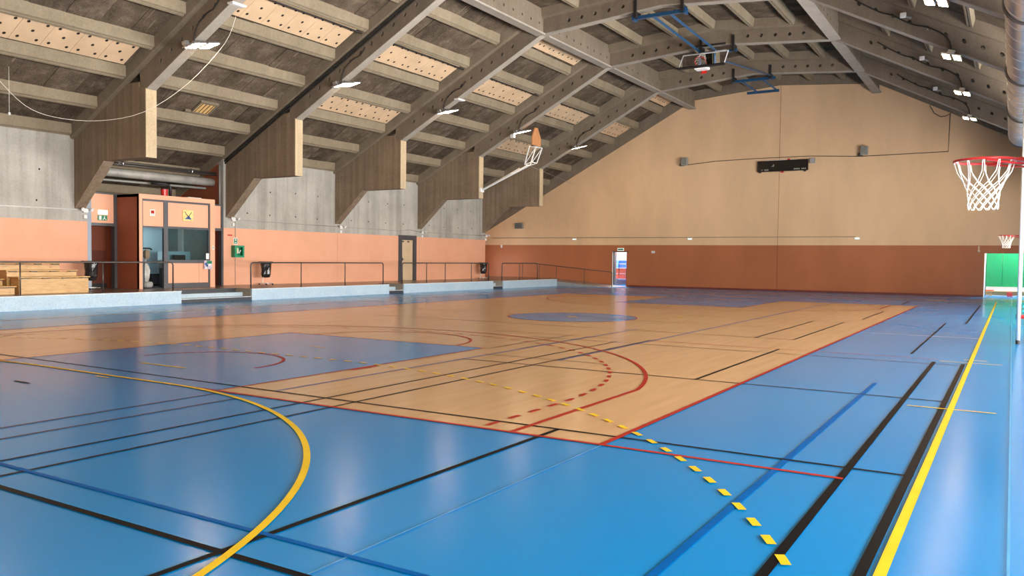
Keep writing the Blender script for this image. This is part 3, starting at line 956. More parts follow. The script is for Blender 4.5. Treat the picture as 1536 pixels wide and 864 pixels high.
bf('wall_panel', M['salmon'], -0.555, -0.15, 0.6, 1.32, -0.09, -0.03)
bf('window_pane', M['glass'], -1.88, -0.15, 1.44, 2.56, -0.06, -0.05)
booth_fill = emit('booth_fill_glow', (0.85, 0.95, 1.0), 40.0)  # added glow that brightens the booth interior, no such lamp in view
bl = thing('added_tube_lamp', (-16.7, -1.5, BZ1 - 0.16), 'unseen tube lamp added to brighten the inside of the reception booth', 'lamp')
MB().box(-16.75, -16.65, -2.2, -0.8, BZ1 - 0.13, BZ1 - 0.10).build('housing', M['white'], bl)  # housing of the added booth lamp
MB().tube([(-16.7, -2.15, BZ1 - 0.15), (-16.7, -0.85, BZ1 - 0.15)], 0.02, 8).build('tube', booth_fill, bl)  # glowing tube of the added booth lamp
# contents of the booth
np_ = thing('notice_board', (BB + 0.02, -1.0, 1.7), 'dark framed notice board on the rear wall inside the booth', 'board')
MB().box(BB, BB + 0.04, -2.02, -1.0, 1.45, 2.75).build('board_frame', M['black'], np_)
for i in range(3):
    MB().box(BB + 0.04, BB + 0.05, -1.92 + 0.02 * i, -1.2, 1.55 + 0.4 * i, 1.85 + 0.4 * i).build('notice', plain('greenish_notice', (0.25, 0.32, 0.27), 0.6, 0, 0.3, 12), np_)
cb = thing('cupboard', (BB + 0.5, -0.7, PLAT_Z), 'dark low cupboard at the back of the booth', 'cupboard')
MB().bevbox(BB + 0.02, BB + 0.5, -2.3, -0.2, PLAT_Z, PLAT_Z + 0.45, 0.01).build('carcass', M['black'], cb)
for i in range(3):
    MB().box(BB + 0.5, BB + 0.515, -2.25 + i * 0.68, -1.62 + i * 0.68, PLAT_Z + 0.05, PLAT_Z + 0.42).build('cupboard_door', M['frame_grey'], cb)
dk = thing('desk', (-15.9, -0.9, PLAT_Z), 'grey desk with a partition behind the booth window', 'desk')
MB().box(-16.3, -15.55, -1.6, -0.2, 1.14, 1.18).build('desk_top', M['grey_box'], dk)
for y in (-1.55, -0.25):
    MB().box(-16.25, -15.6, y - 0.02, y + 0.02, PLAT_Z, 1.14).build('desk_leg', M['frame_grey'], dk)
MB().box(-16.33, -16.3, -1.6, -0.2, 1.0, 1.75).build('partition', M['pale_blue'], dk)
MB().bevbox(-16.1, -16.05, -1.1, -0.6, 1.32, 1.62, 0.008).build('monitor', M['black'], dk)
MB().box(-16.12, -16.02, -0.9, -0.8, 1.18, 1.33).build('monitor_stand', M['black'], dk)
# wheeled grey machine in the booth doorway
mc = thing('floor_polisher', (-15.75, -2.42, PLAT_Z), 'grey upright cleaning machine with a black handle inside the booth doorway', 'machine')
MB().bevbox(-15.95, -15.55, -2.62, -2.28, PLAT_Z + 0.03, PLAT_Z + 0.24, 0.05).build('base', M['grey_box'], mc)
for y in (-2.66, -2.24):
    MB().ring((-15.9, y, PLAT_Z + 0.09), 0.055, 0.035, 'y', 14, 6).build('wheel', M['black'], mc)
MB().loft([[( -15.78 + a * r, -2.45 + b * r, z) for a, b in ((-1, -1), (1, -1), (1, 1), (-1, 1))] for z, r in ((0.64, 0.06), (0.8, 0.09), (1.05, 0.11), (1.2, 0.08), (1.3, 0.05))]).build('tank', plain('silver_tank', (0.5, 0.49, 0.46), 0.4, 0.3, 0.3, 6), mc)
MB().tube([(-15.76, -2.48, 1.25), (-15.76, -2.44, 1.8)], 0.03, 8).build('shaft', M['grey_box'], mc)
MB().loft([[(-15.76 + a * r, -2.43 + b * r, z) for a, b in ((-1, -1), (1, -1), (1, 1), (-1, 1))] for z, r in ((1.45, 0.04), (1.55, 0.085), (1.72, 0.08), (1.78, 0.05))]).build('bag', M['frame'], mc)
MB().tube([(-15.76, -2.66, 1.8), (-15.76, -2.58, 1.84), (-15.76, -2.3, 1.84), (-15.76, -2.22, 1.8)], 0.03, 8).build('handle', M['black'], mc)

# ------------------------------------------------------------------ small things on the booth and wall
def plate(name, mat, x, y0, y1, z0, z1, t, label, cat, group=None):
    o = thing(name, (x, (y0 + y1) / 2, z0), label, cat, group)
    MB().bevbox(x, x + t, y0, y1, z0, z1, min(0.008, t / 3)).build('backing', mat, o)
    return o
pl = plate('picture_plaque', M['yellow_pic'], BXF - 0.03, -1.27, -0.83, 2.87, 3.26, 0.04, 'small yellow picture above the booth window', 'picture')
for (a, b) in (((-1.2, 3.2), (-1.02, 2.98)), ((-0.9, 3.2), (-1.03, 3.02)), ((-1.14, 3.1), (-1.04, 3.04))):
    MB().tube([(BXF + 0.012, a[0], a[1]), (BXF + 0.012, b[0], b[1])], 0.012, 5).build('ink_stroke', M['black'], pl)
MB().prism_x([(-1.2, 2.93), (-0.9, 2.92), (-0.95, 2.98), (-1.02, 3.06), (-1.1, 3.0)], BXF + 0.01, BXF + 0.014).build('ink_patch', M['blue_pic'], pl)
sg = plate('door_sign', M['paper'], BXF - 0.03, -2.58, -2.39, 2.98, 3.2, 0.012, 'small white sign with a pictogram above the booth doorway', 'sign')
MB().box(BXF - 0.018, BXF - 0.015, -2.55, -2.42, 3.06, 3.17).build('pictogram', M['l_red'], sg)
MB().box(BXF - 0.018, BXF - 0.015, -2.55, -2.42, 3.01, 3.03).build('pictogram', M['grey_box'], sg)
nt_ = plate('paper_notice', M['paper'], BXF + 0.0, -0.27, -0.14, 1.47, 1.69, 0.006, 'blank white sheet taped to the booth window', 'notice')
lr = plate('leaflet_rack', M['pink'], BXF + 0.0, -0.38, -0.02, 1.1, 1.42, 0.05, 'colourful leaflet panel under the booth window', 'leaflet')
MB().box(BXF + 0.05, BXF + 0.056, -0.27, -0.05, 1.3, 1.41).build('leaflet', M['green'], lr)
MB().prism_x([(-0.37, 1.12), (-0.3, 1.12), (-0.06, 1.28), (-0.12, 1.32)], BXF + 0.05, BXF + 0.055).build('leaflet', M['paper'], lr)
MB().prism_x([(-0.37, 1.3), (-0.3, 1.36), (-0.2, 1.22), (-0.25, 1.16)], BXF + 0.05, BXF + 0.055).build('leaflet', M['blue_pic'], lr)
sw = plate('light_switch', M['white'], BXF + 0.02, -0.02, 0.06, 1.84, 1.98, 0.03, 'white switch on the booth edge by the narrow door', 'switch')
MB().box(BXF + 0.05, BXF + 0.058, 0.0, 0.04, 1.88, 1.94).build('rocker', M['grey_box'], sw)
as_ = plate('door_plate', M['paper'], WALL_L - 0.05, 0.62, 0.85, 3.02, 3.16, 0.015, 'small white plate above the narrow dark red doorway', 'sign')
MB().box(WALL_L - 0.035, WALL_L - 0.03, 0.66, 0.81, 3.07, 3.11).build('print', M['grey_box'], as_)

def exit_sign(loc, label, along='y', w=0.36):
    x, y, z = loc
    o = thing('exit_sign', loc, label, 'exit sign')
    if along == 'y':
        MB().bevbox(x, x + 0.06, y - w / 2, y + w / 2, z + 0.2, z + 0.36, 0.01).build('lamp_body', M['sign_on'], o)
        MB().box(x, x + 0.02, y - w / 2, y + w / 2, z, z + 0.18).build('green_plate', M['green'], o)
        x2 = x + 0.022
        MB().prism_x([(y - 0.13, z + 0.02), (y - 0.04, z + 0.02), (y - 0.04, z + 0.16), (y - 0.13, z + 0.16)], x + 0.02, x2).build('pictogram_door', M['paper'], o)
        man = MB()
        man.prism_x([(y + 0.04, z + 0.07), (y + 0.08, z + 0.07), (y + 0.09, z + 0.12), (y + 0.05, z + 0.12)], x + 0.02, x2)
        man.prism_x([(y + 0.06, z + 0.13), (y + 0.09, z + 0.13), (y + 0.09, z + 0.16), (y + 0.06, z + 0.16)], x + 0.02, x2)
        man.prism_x([(y + 0.0, z + 0.02), (y + 0.03, z + 0.02), (y + 0.07, z + 0.07), (y + 0.05, z + 0.08)], x + 0.02, x2)
        man.prism_x([(y + 0.07, z + 0.07), (y + 0.12, z + 0.02), (y + 0.15, z + 0.02), (y + 0.09, z + 0.08)], x + 0.02, x2)
        man.build('pictogram_man', M['paper'], o)
    else:
        MB().bevbox(x - w / 2, x + w / 2, y - 0.05, y, z, z + 0.16, 0.01).build('lamp_body', M['sign_on'], o)
        MB().box(x - w / 2 + 0.03, x + w / 2 - 0.03, y - 0.056, y - 0.05, z + 0.03, z + 0.13).build('green_plate', M['green'], o)
    return o
exit_sign((WALL_L - 0.05, -3.55, 2.79), 'green running man exit sign under a white lamp over the dark red doorway', 'y', 0.34)
exit_sign((-10.02, Y_FAR, 2.19), 'small pale exit sign above the open doorway of the gable wall', 'x', 0.42)

aed = thing('defibrillator_cabinet', (WALL_L, 2.17, 1.55), 'green defibrillator cabinet on the salmon wall', 'cabinet')
MB().box(WALL_L, WALL_L + 0.2, 1.93, 1.96, 1.55, 2.03).box(WALL_L, WALL_L + 0.2, 2.38, 2.41, 1.55, 2.03).box(WALL_L, WALL_L + 0.2, 1.96, 2.38, 1.55, 1.58).box(WALL_L, WALL_L + 0.2, 1.96, 2.38, 2.0, 2.03).box(WALL_L, WALL_L + 0.02, 1.96, 2.38, 1.58, 2.0).build('case', M['green'], aed)
rim = MB()
for a in ((1.93, 2.02, 1.55, 2.03), (2.33, 2.41, 1.55, 2.03), (2.02, 2.33, 1.55, 1.62), (2.02, 2.33, 1.96, 2.03)):
    rim.box(WALL_L + 0.2, WALL_L + 0.22, *a)
rim.build('front_frame', plain('light_green_plastic', (0.02, 0.30, 0.15), 0.35), aed)
MB().bevbox(WALL_L + 0.03, WALL_L + 0.15, 2.07, 2.2, 1.7, 1.94, 0.03).build('device', plain('yellowish_device', (0.7, 0.68, 0.4), 0.4), aed)
MB().tube([(WALL_L + 0.12, 2.12, 1.85), (WALL_L + 0.16, 2.2, 1.72), (WALL_L + 0.14, 2.28, 1.84)], 0.025, 6).build('grip', M['paper'], aed)
s2 = plate('first_aid_sign', M['paper'], WALL_L, 2.04, 2.24, 2.07, 2.34, 0.012, 'small white and green sign right above the green cabinet', 'sign')
MB().box(WALL_L + 0.012, WALL_L + 0.015, 2.06, 2.22, 2.1, 2.31).build('green_field', M['green'], s2)
MB().prism_x([(2.1, 2.26), (2.14, 2.2), (2.18, 2.26), (2.16, 2.29), (2.14, 2.275), (2.12, 2.29)], WALL_L + 0.015, WALL_L + 0.018).build('heart', M['paper'], s2)
MB().box(WALL_L + 0.015, WALL_L + 0.018, 2.09, 2.19, 2.13, 2.16).build('print', M['paper'], s2)
s3 = plate('red_label', M['red'], WALL_L, 1.75, 1.98, 2.42, 2.47, 0.01, 'narrow red label on the salmon wall above the green cabinet', 'label')

# ------------------------------------------------------------------ emergency lights on the wall under the brackets, with conduit
for k, z in ((0, 3.09), (1, 3.08), (2, 3.0), (3, 2.97), (4, 2.96)):
    y = frame_y(k) + 0.33
    where = {0: 'next to the dark red doorway', 1: 'above the green cabinet', 2: 'at the foot of the third bracket', 3: 'just past the cream door', 4: 'at the end of the salmon wall'}[k]
    o = thing('spot_lamp', (WALL_L, y, z), 'white twin spot emergency lamp ' + where, 'lamp', 'emergency lamps under the brackets')
    MB().bevbox(WALL_L, WALL_L + 0.1, y - 0.09, y + 0.09, z - 0.07, z + 0.07, 0.015).build('lamp_body', M['white'], o)
    for s in (-1, 1):
        MB().tube([(WALL_L + 0.08, y + s * 0.13, z + 0.05), (WALL_L + 0.14, y + s * 0.15, z + 0.05), (WALL_L + 0.2, y + s * 0.16, z + 0.03)], [0.03, 0.055, 0.06], 10).build('spot_head', M['white'], o)
    MB().bevbox(WALL_L, WALL_L + 0.07, y - 0.06, y + 0.06, z - 0.27, z - 0.14, 0.012).build('junction_box', M['white'], o)
def conduit(name, pts, r, mat, label, cat='conduit', n=6):
    o = MB().tube(pts, r, n).build(name, mat, None, pts[0], True)
    return tag(o, label, cat)
conduit('wall_conduit', [(WALL_L + 0.02, -12.0, 3.05), (WALL_L + 0.02, -4.3, 3.12)], 0.022, M['white'], 'white conduit along the concrete wall behind the wooden benches')
conduit('wall_conduit', [(WALL_L + 0.02, 2.0, 3.08), (WALL_L + 0.02, 8.0, 3.03)], 0.014, M['pipe_grey'], 'thin grey conduit on the concrete wall past the green cabinet')
conduit('wall_conduit', [(WALL_L + 0.02, 8.3, 3.02), (WALL_L + 0.02, 12.7, 3.0), (WALL_L + 0.02, 13.4, 3.08), (WALL_L + 0.02, 14.3, 2.98)], 0.014, M['pipe_grey'], 'thin grey conduit over the cream door')
conduit('wall_conduit', [(WALL_L + 0.02, 14.6, 3.0), (WALL_L + 0.02, 20.4, 2.98)], 0.016, M['pipe_grey'], 'thin grey conduit on the last stretch of concrete wall')
conduit('wall_conduit', [(WALL_L + 0.02, 2.12, 3.1), (WALL_L + 0.02, 2.12, 2.35)], 0.012, M['pipe_grey'], 'short vertical conduit above the green cabinet')
conduit('wall_conduit', [(WALL_L + 0.015, 2.12, 1.54), (WALL_L + 0.015, 2.12, PLAT_Z)], 0.01, M['pipe_grey'], 'thin vertical conduit below the green cabinet')

# ------------------------------------------------------------------ pipes in the office bay
conduit('vent_pipe', [(-17.15, -4.1, 4.56), (-17.15, 1.5, 4.56)], 0.16, M['pipe_grey'], 'thick pale round pipe under the roof above the booth', 'pipe', 16)
for i, (x, z) in enumerate(((-16.95, 4.93), (-16.9, 4.84))):
    conduit('steel_pipe', [(x, -4.1, z), (x, 1.5, z)], 0.035, M['rail'], ('upper' if i == 0 else 'lower') + ' of two thin dark pipes clipped together above the booth', 'pipe', 8)
conduit('cable_tray', [(-17.2, -4.1, 4.27), (-17.2, 1.2, 4.30)], 0.045, M['grey_box'], 'grey cable tray tube right above the booth roof', 'pipe', 8)
conduit('steel_pipe', [(-16.62, 1.42, 3.6), (-16.62, 1.42, 5.2)], 0.03, M['grey_box'], 'short upright grey pipe beside the second bracket', 'pipe', 8)
for q in (-2.6, 0.3):
    o = MB().ring((-16.93, q, 4.885), 0.11, 0.014, 'y', 20, 6).build('pipe_clip', M['galv'], None, (-16.93, q, 4.885))
    tag(o, 'pale ring clip around the thin dark pipes above the booth, ' + ('by the first bracket' if q < 0 else 'by the second bracket'), 'clip', 'pipe clips above the booth')
conduit('bent_pipe', [(-16.8, -0.7, 3.72), (-16.8, -0.7, 4.15), (-16.8, -0.75, 4.25), (-16.8, -0.95, 4.28), (-16.95, -1.4, 4.28)], 0.05, M['black'], 'black bent pipe rising from the booth roof', 'pipe', 10)
rb = thing('red_bucket', (-16.6, -1.1, BZ1), 'red can standing on the booth roof', 'can')
MB().tube([(-16.6, -1.1, BZ1), (-16.6, -1.1, BZ1 + 0.34)], [0.11, 0.13], 14).build('body', M['red'], rb)
MB().tube([(-16.6, -1.1, BZ1 + 0.34), (-16.6, -1.1, BZ1 + 0.38)], [0.135, 0.12], 14).build('lid', M['black'], rb)
tb = tag(MB().bevbox(-15.9, -15.5, -0.9, -0.3, BZ1, BZ1 + 0.04, 0.01).build('white_tray', M['white'], None, (-15.7, -0.6, BZ1)), 'flat white tray lying on the booth roof', 'tray')

# ------------------------------------------------------------------ railings on the platform
RZ = PLAT_Z + 0.95
RX = PLAT_X - 0.12
def railing(y0, y1, posts, label, open0=False):
    o = thing('railing', (RX, y0, PLAT_Z), label, 'railing')
    pts = []
    if not open0:
        pts += [(RX, y0, PLAT_Z), (RX, y0, RZ - 0.09), (RX, y0 + 0.03, RZ - 0.03), (RX, y0 + 0.09, RZ)]
    else:
        pts += [(RX, y0, RZ)]
    pts += [(RX, y1 - 0.09, RZ), (RX, y1 - 0.03, RZ - 0.03), (RX, y1, RZ - 0.09), (RX, y1, PLAT_Z)]
    MB().tube(pts, 0.024, 8).build('handrail', M['rail'], o, None, True)
    for y in posts:
        ps = MB().tube([(RX, y, PLAT_Z), (RX, y, RZ)], 0.02, 8).build('post', M['rail'], o, None, True)
        MB().tube([(RX, y, PLAT_Z), (RX, y, PLAT_Z + 0.015)], 0.05, 10).build('foot_plate', M['rail'], ps)
    return o
railing(-13.2, -3.2, [-13.1, -10.6, -8.1, -5.65], 'dark steel railing in front of the wooden benches', True)
railing(0.05, 7.42, [2.53, 5.0], 'dark steel railing with a black bag bin behind its first post')
railing(8.75, 15.97, [10.57, 12.07, 14.34], 'dark steel railing in front of the cream door')
railing(17.3, 21.2, [19.15], 'short dark steel railing beside the ramp top')
rr = thing('ramp_railing', (-14.3, 23.5, 0.4), 'dark steel railing sloping down along the ramp to the gable wall door', 'railing')
def rz(x): return max(0.0, (-9.6 - x) / 5.3 * PLAT_Z)
MB().tube([(-15.6, 23.5, RZ), (-14.9, 23.5, RZ - 0.01), (-9.55, 23.5, 0.90), (-9.5, 23.5, 0.86), (-9.5, 23.5, 0.0)], 0.022, 8).build('handrail', M['rail'], rr, None, True)
for x in (-15.6, -14.4, -13.2, -11.3):
    MB().tube([(x, 23.5, min(PLAT_Z, rz(x))), (x, 23.5, min(RZ, rz(x) + 0.93))], 0.018, 8).build('post', M['rail'], rr, None, True)

# ------------------------------------------------------------------ wooden benches
def bench(xf, y0, y1, z1, dep, label, supports=True):
    o = thing('spectator_bench', (xf, (y0 + y1) / 2, PLAT_Z), label, 'bench')
    MB().bevbox(xf - dep, xf + 0.04, y0 - 0.04, y1 + 0.04, z1 - 0.035, z1, 0.008).build('seat_board', M['pine'], o)
    MB().box(xf - 0.03, xf, y0, y1, PLAT_Z, z1 - 0.06).build('front_board', M['pine'], o)
    for y in (y0 + 0.02, y1 - 0.02):
        MB().box(xf - dep + 0.02, xf - 0.03, y - 0.018, y + 0.018, PLAT_Z, z1 - 0.035).build('end_board', M['pine'], o)
    for i in range(4):
        y = y0 + 0.1 + (y1 - y0 - 0.3) * i / 3
        MB().box(xf - 0.1, xf - 0.005, y, y + 0.2, z1 - 0.06, z1 - 0.035).build('spacer', M['black'], o)
    return o
bench(-14.2, -7.62, -5.52, 0.92, 0.5, 'front knotty pine bench of the stepped rows behind the railing')
bench(-14.8, -7.66, -5.55, 1.11, 0.5, 'middle knotty pine bench of the stepped rows behind the railing')
bench(-15.4, -7.7, -5.75, 1.33, 0.5, 'rear knotty pine bench of the stepped rows against the salmon wall')
bench(-14.2, -10.9, -8.75, 0.92, 0.5, 'front pine bench beyond the low aisle steps')
bench(-14.8, -10.9, -8.75, 1.11, 0.5, 'middle pine bench beyond the low aisle steps')
bench(-15.4, -10.9, -8.75, 1.33, 0.5, 'rear pine bench beyond the low aisle steps')
bench(-14.2, -8.6, -7.75, 0.66, 0.5, 'low pine aisle step between the bench rows, lower one')
bench(-14.8, -8.6, -7.78, 0.86, 0.5, 'low pine aisle step between the bench rows, upper one')

# ------------------------------------------------------------------ waste bins with black bags on white stands
def bag_bin(x, y, label):
    o = thing('bag_stand', (x, y, PLAT_Z), label, 'bin')
    for s in (-1, 1):
        MB().tube([(x - 0.2, y + s * 0.17, PLAT_Z + 0.06), (x + 0.22, y + s * 0.17, PLAT_Z + 0.06)], 0.018, 6).build('foot_bar', M['white_metal'], o)
        for xx in (x - 0.2, x + 0.22):
            MB().tube([(xx, y + s * 0.17 - 0.015, PLAT_Z + 0.03), (xx, y + s * 0.17 + 0.015, PLAT_Z + 0.03)], 0.03, 10).build('castor', M['black'], o)
    MB().tube([(x + 0.0, y - 0.17, PLAT_Z + 0.06), (x, y + 0.17, PLAT_Z + 0.06)], 0.018, 6).build('cross_bar', M['white_metal'], o)
    MB().tube([(x - 0.2, y, PLAT_Z + 0.06), (x - 0.2, y, PLAT_Z + 0.9)], 0.018, 8).build('post', M['white_metal'], o)
    MB().ring((x, y, PLAT_Z + 0.9), 0.2, 0.015, 'z', 24, 6).build('hoop', M['white_metal'], o)
    n = 16
    rings = []
    for z, r in ((0.30, 0.08), (0.32, 0.15), (0.45, 0.2), (0.6, 0.195), (0.75, 0.205), (0.88, 0.215), (0.92, 0.215), (0.86, 0.235)):
        rings.append([(x + (r + random.uniform(-0.02, 0.02)) * math.cos(2 * PI * i / n), y + (r + random.uniform(-0.02, 0.02)) * math.sin(2 * PI * i / n), PLAT_Z + z) for i in range(n)])
    MB().loft(rings, False).build('bag', plain('black_bag_film', (0.018, 0.018, 0.02), 0.25, 0, 0.3, 12), o)
    MB().bevbox(x - 0.22, x + 0.2, y - 0.22, y + 0.22, PLAT_Z + 0.93, PLAT_Z + 0.965, 0.01).build('lid', M['black'], o)
    return o
bag_bin(-15.95, 3.2, 'black rubbish bag on a white wheeled stand near the green cabinet')
bag_bin(-15.95, 19.6, 'black rubbish bag on a stand at the end of the salmon wall')
bag_bin(-15.9, -4.4, 'black rubbish bag on a stand between the benches and the dark red doorway')

# ------------------------------------------------------------------ floodlights under the frames
def floodlight(k, s):
    u = 9.62 if s < 0 else 9.42
    x = XC + s * u
    y = frame_y(k) + 0.16
    z = zb(u) - 0.17
    names = ['the open bay with the booth']
    at = {0: 'on the frame at the near side of the booth', 1: 'on the frame with two black conduits', 2: 'on the third frame, before the cream door', 3: 'on the frame with the raised side basket', 4: 'on the last frame before the gable wall'}
    ar = {0: 'on the frame at the near side of the booth', 1: 'on the frame with two black conduits', 2: 'on the frame with the clear board basket', 3: 'on the second frame from the gable wall', 4: 'on the last frame before the gable wall'}
    lab = ('floodlight under the peach panelled slope ' if s < 0 else 'floodlight under the duct side slope ') + (at if s < 0 else ar).get(k, 'over the benches')
    o = thing('floodlight', (x, y, z), lab, 'floodlight', 'floodlights on the %s frames' % ('bracket side' if s < 0 else 'duct side'))
    tl = Matrix.Rotation(math.radians(12 if s < 0 else 3), 3, 'X') @ Matrix.Rotation(s * math.radians(9 if s < 0 else 14), 3, 'Y')
    def tr(mb):
        mb.v = [tuple(tl @ (Vector(p)) + Vector((x, y, z))) for p in mb.v]
        return mb
    for sx in (-1, 1):
        for sy in (-1, 1):
            cx, cy = sx * 0.15, sy * 0.25 + 0.1
            hs = tr(MB().box(cx - 0.12, cx + 0.12, cy - 0.22, cy + 0.22, 0.0, 0.05)).build('housing', M['galv'], o)
            tr(MB().box(cx - 0.10, cx + 0.10, cy - 0.18, cy + 0.18, -0.006, 0.0)).build('led_panel', M['lamp_on'], hs)
    tr(MB().box(-0.28, 0.28, -0.42, -0.38, 0.0, 0.03).box(-0.02, 0.02, -0.42, 0.6, 0.05, 0.08)).build('bracket_bar', M['galv'], o)
    tr(MB().bevbox(-0.1, 0.1, -0.55, -0.4, 0.02, 0.14, 0.02)).build('driver_box', M['galv'], o)
    MB().tube([(x, y, z + 0.06), (x, y, zb(u) + 0.02)], 0.02, 6).build('hanger', M['galv'], o)
for k in ROOF_K:
    floodlight(k, -1)
    floodlight(k, 1)

# ------------------------------------------------------------------ far wall: scoreboard, loudspeakers, emergency lamps, cables
YF = Y_FAR
sb = thing('scoreboard', (-0.43, YF - 0.16, 6.57), 'long black electronic scoreboard high on the gable wall', 'scoreboard')
MB().bevbox(-1.79, 0.93, YF - 0.16, YF - 0.02, 6.6, 7.2, 0.02).build('case', plain('black_display', (0.008, 0.006, 0.006), 0.25), sb)
for x0, n, wd in ((-1.55, 5, 0.06), (0.2, 8, 0.06)):
    for i in range(n):
        if i == 1 and n == 5 or i == 4 and n == 8: continue
        MB().box(x0 + i * 0.08, x0 + i * 0.08 + wd, YF - 0.164, YF - 0.16, 6.66, 6.73).build('print', M['grey_box'], sb)
for i in range(3):
    MB().box(-1.0 + i * 0.05, -0.97 + i * 0.05, YF - 0.164, YF - 0.16, 6.86, 6.9 + 0.05 * i).build('print', M['grey_box'], sb)
for x, z in ((-0.1, 7.24), (-0.43, 6.56)):
    MB().bevbox(x - 0.07, x + 0.07, YF - 0.12, YF - 0.02, z - 0.04, z + 0.04, 0.015).build('signal_light', M['red'], sb)
for x in (-1.65, 0.75):
    MB().bevbox(x - 0.06, x + 0.06, YF - 0.12, YF - 0.02, 6.54, 6.6, 0.015).build('foot', M['rail'], sb)
MB().box(-1.4, 0.3, YF - 0.1, YF - 0.02, 7.2, 7.23).build('mounting_bar', M['white'], sb)
for x, z, side in ((-6.02, 7.38, 'left'), (3.71, 7.45, 'right')):
    lab = {'left': 'grey loudspeaker on the gable wall above the small white lamp by the seam', 'right': 'grey loudspeaker on the gable wall between the scoreboard and the duct'}[side]
    lab = 'grey loudspeaker at the lower end of the wall cable' if side == 'left' else 'grey loudspeaker halfway along the cable between scoreboard and duct'
    o = thing('loudspeaker', (x, YF - 0.1, z), lab, 'loudspeaker')
    MB().bevbox(x - 0.14, x + 0.22, YF - 0.36, YF - 0.1, z - 0.2, z + 0.24, 0.02).build('cabinet', M['grey_box'], o)
    MB().box(x - 0.11, x + 0.19, YF - 0.366, YF - 0.36, z - 0.17, z + 0.21).build('grille', plain('speaker_grille', (0.2, 0.2, 0.18), 0.7), o)
    MB().box(x - 0.3, x - 0.05, YF - 0.12, YF, z - 0.22, z - 0.08).build('wall_bracket', M['rail'], o)
    MB().tube([(x - 0.1, YF - 0.06, z - 0.15), (x + 0.04, YF - 0.14, z - 0.1)], 0.025, 6).build('swivel_arm', M['rail'], o)
jb = plate('control_box', M['grey_box'], 0, 0, 0, 0, 0, 0, '', '') if False else None
cbx = thing('control_box', (1.14, YF, 6.98), 'small grey box beside the scoreboard', 'box')
MB().bevbox(1.0, 1.28, YF - 0.12, YF, 6.97, 7.25, 0.015).build('case', M['grey_box'], cbx)
MB().box(1.03, 1.25, YF - 0.125, YF - 0.12, 7.0, 7.22).build('cover', plain('box_cover', (0.36, 0.35, 0.33), 0.5), cbx)
for x, lab in ((-13.21, 'white emergency lamp on the gable wall above the ramp railing'), (-5.64, 'white emergency lamp between the doorway and the wall seam'), (3.49, 'white emergency lamp on the gable wall at the end of the thin conduit')):
    o = thing('emergency_lamp', (x, YF, 2.83), lab, 'lamp')
    MB().bevbox(x - 0.14, x + 0.14, YF - 0.07, YF, 2.83, 2.97, 0.02).build('body', M['white'], o)
    MB().box(x - 0.11, x + 0.11, YF - 0.08, YF - 0.07, 2.86, 2.93).build('diffuser', M['sign_on'], o)
conduit('wall_conduit', [(-19.5, YF - 0.02, 3.0), (-13.2, YF - 0.02, 2.99), (-5.6, YF - 0.02, 2.99), (3.4, YF - 0.02, 2.99)], 0.013, M['rail'], 'thin conduit along the gable wall just above the rust band')
conduit('wall_cable', [(-5.9, YF - 0.03, 7.22), (-4.2, YF - 0.03, 7.35), (-2.0, YF - 0.03, 7.38), (1.0, YF - 0.03, 7.36), (3.6, YF - 0.03, 7.2), (7.62, YF - 0.03, 7.22), (7.66, YF - 0.03, 9.12), (7.5, YF - 0.1, 8.98), (7.25, YF - 0.15, 8.95), (6.95, YF - 0.2, 9.15), (6.75, YF - 0.24, 9.55)], 0.018, M['cable'], 'dark cable running over the scoreboard and up to the roof', 'cable')
sk = thing('wall_socket_box', (-7.91, YF, 2.05), 'tiny white twin socket on the rust band beside the doorway', 'socket')
MB().bevbox(-8.02, -7.8, YF - 0.04, YF, 2.05, 2.18, 0.008).build('plate', M['paper'], sk)
for dx in (-0.06, 0.04):
    MB().box(-7.91 + dx - 0.03, -7.91 + dx + 0.03, YF - 0.045, YF - 0.04, 2.08, 2.15).build('insert', M['grey_box'], sk)
sk2 = thing('motion_sensor', (9.08, YF, 2.2), 'small cream sensor on the rust band at the green alcove', 'sensor')
MB().sphere((9.08, YF - 0.05, 2.25), 0.07, 0.05, 0.06).build('dome', M['beige'], sk2, None, True)
MB().box(9.05, 9.11, YF - 0.02, YF, 2.18, 2.5).build('wire_cover', M['beige'], sk2)
vb = thing('vent_grille', (-17.3, YF, 3.7), 'small grey louvred vent on the gable wall under the last bracket', 'vent')
MB().box(-17.6, -17.0, YF - 0.12, YF, 3.6, 3.98).build('case', M['grey_box'], vb)
for i in range(4):
    MB().prism_x([(YF - 0.18, 3.63 + 0.09 * i), (YF - 0.12, 3.66 + 0.09 * i), (YF - 0.12, 3.68 + 0.09 * i), (YF - 0.18, 3.65 + 0.09 * i)], -17.56, -17.04).build('slat', M['frame_grey'], vb)
ws = tag(MB().bevbox(-18.72, -18.6, YF - 0.05, YF, 2.35, 2.55, 0.01).build('call_point', M['white'], None, (-18.66, YF, 2.35)), 'small white box low on the gable wall near the corner', 'box')

# ------------------------------------------------------------------ gable doorway and storeroom
door_4 = struct('door_4', 'open doorway in the gable wall with a dark frame', 'door', (DX0, YF, 0))
MB().box(DX0 - 0.08, DX0, YF - 0.03, YF + T, 0, DZ + 0.06).build('door_post', M['white_metal'], door_4)
MB().box(DX0, DX0 + 0.06, YF - 0.02, YF + T, 0, DZ).build('door_post', M['rail'], door_4)
MB().box(DX1 - 0.04, DX1, YF - 0.02, YF + T, 0, DZ).build('door_post', M['rust'], door_4)
MB().box(DX0 - 0.08, DX1 + 0.08, YF - 0.03, YF + T, DZ, DZ + 0.06).build('door_lintel', M['rail'], door_4)
store = struct('wall_storeroom', 'bright walls of the storeroom behind the gable wall', 'wall', (-10, YF + T, 0))
pinkw = plain('pinkish_white_wall', (0.80, 0.68, 0.62), 0.6, 0, 0.05, 2)
MB().box(-13.0, -7.2, 29.7, 29.9, 0, 2.9).build('wall_panel', pinkw, store)
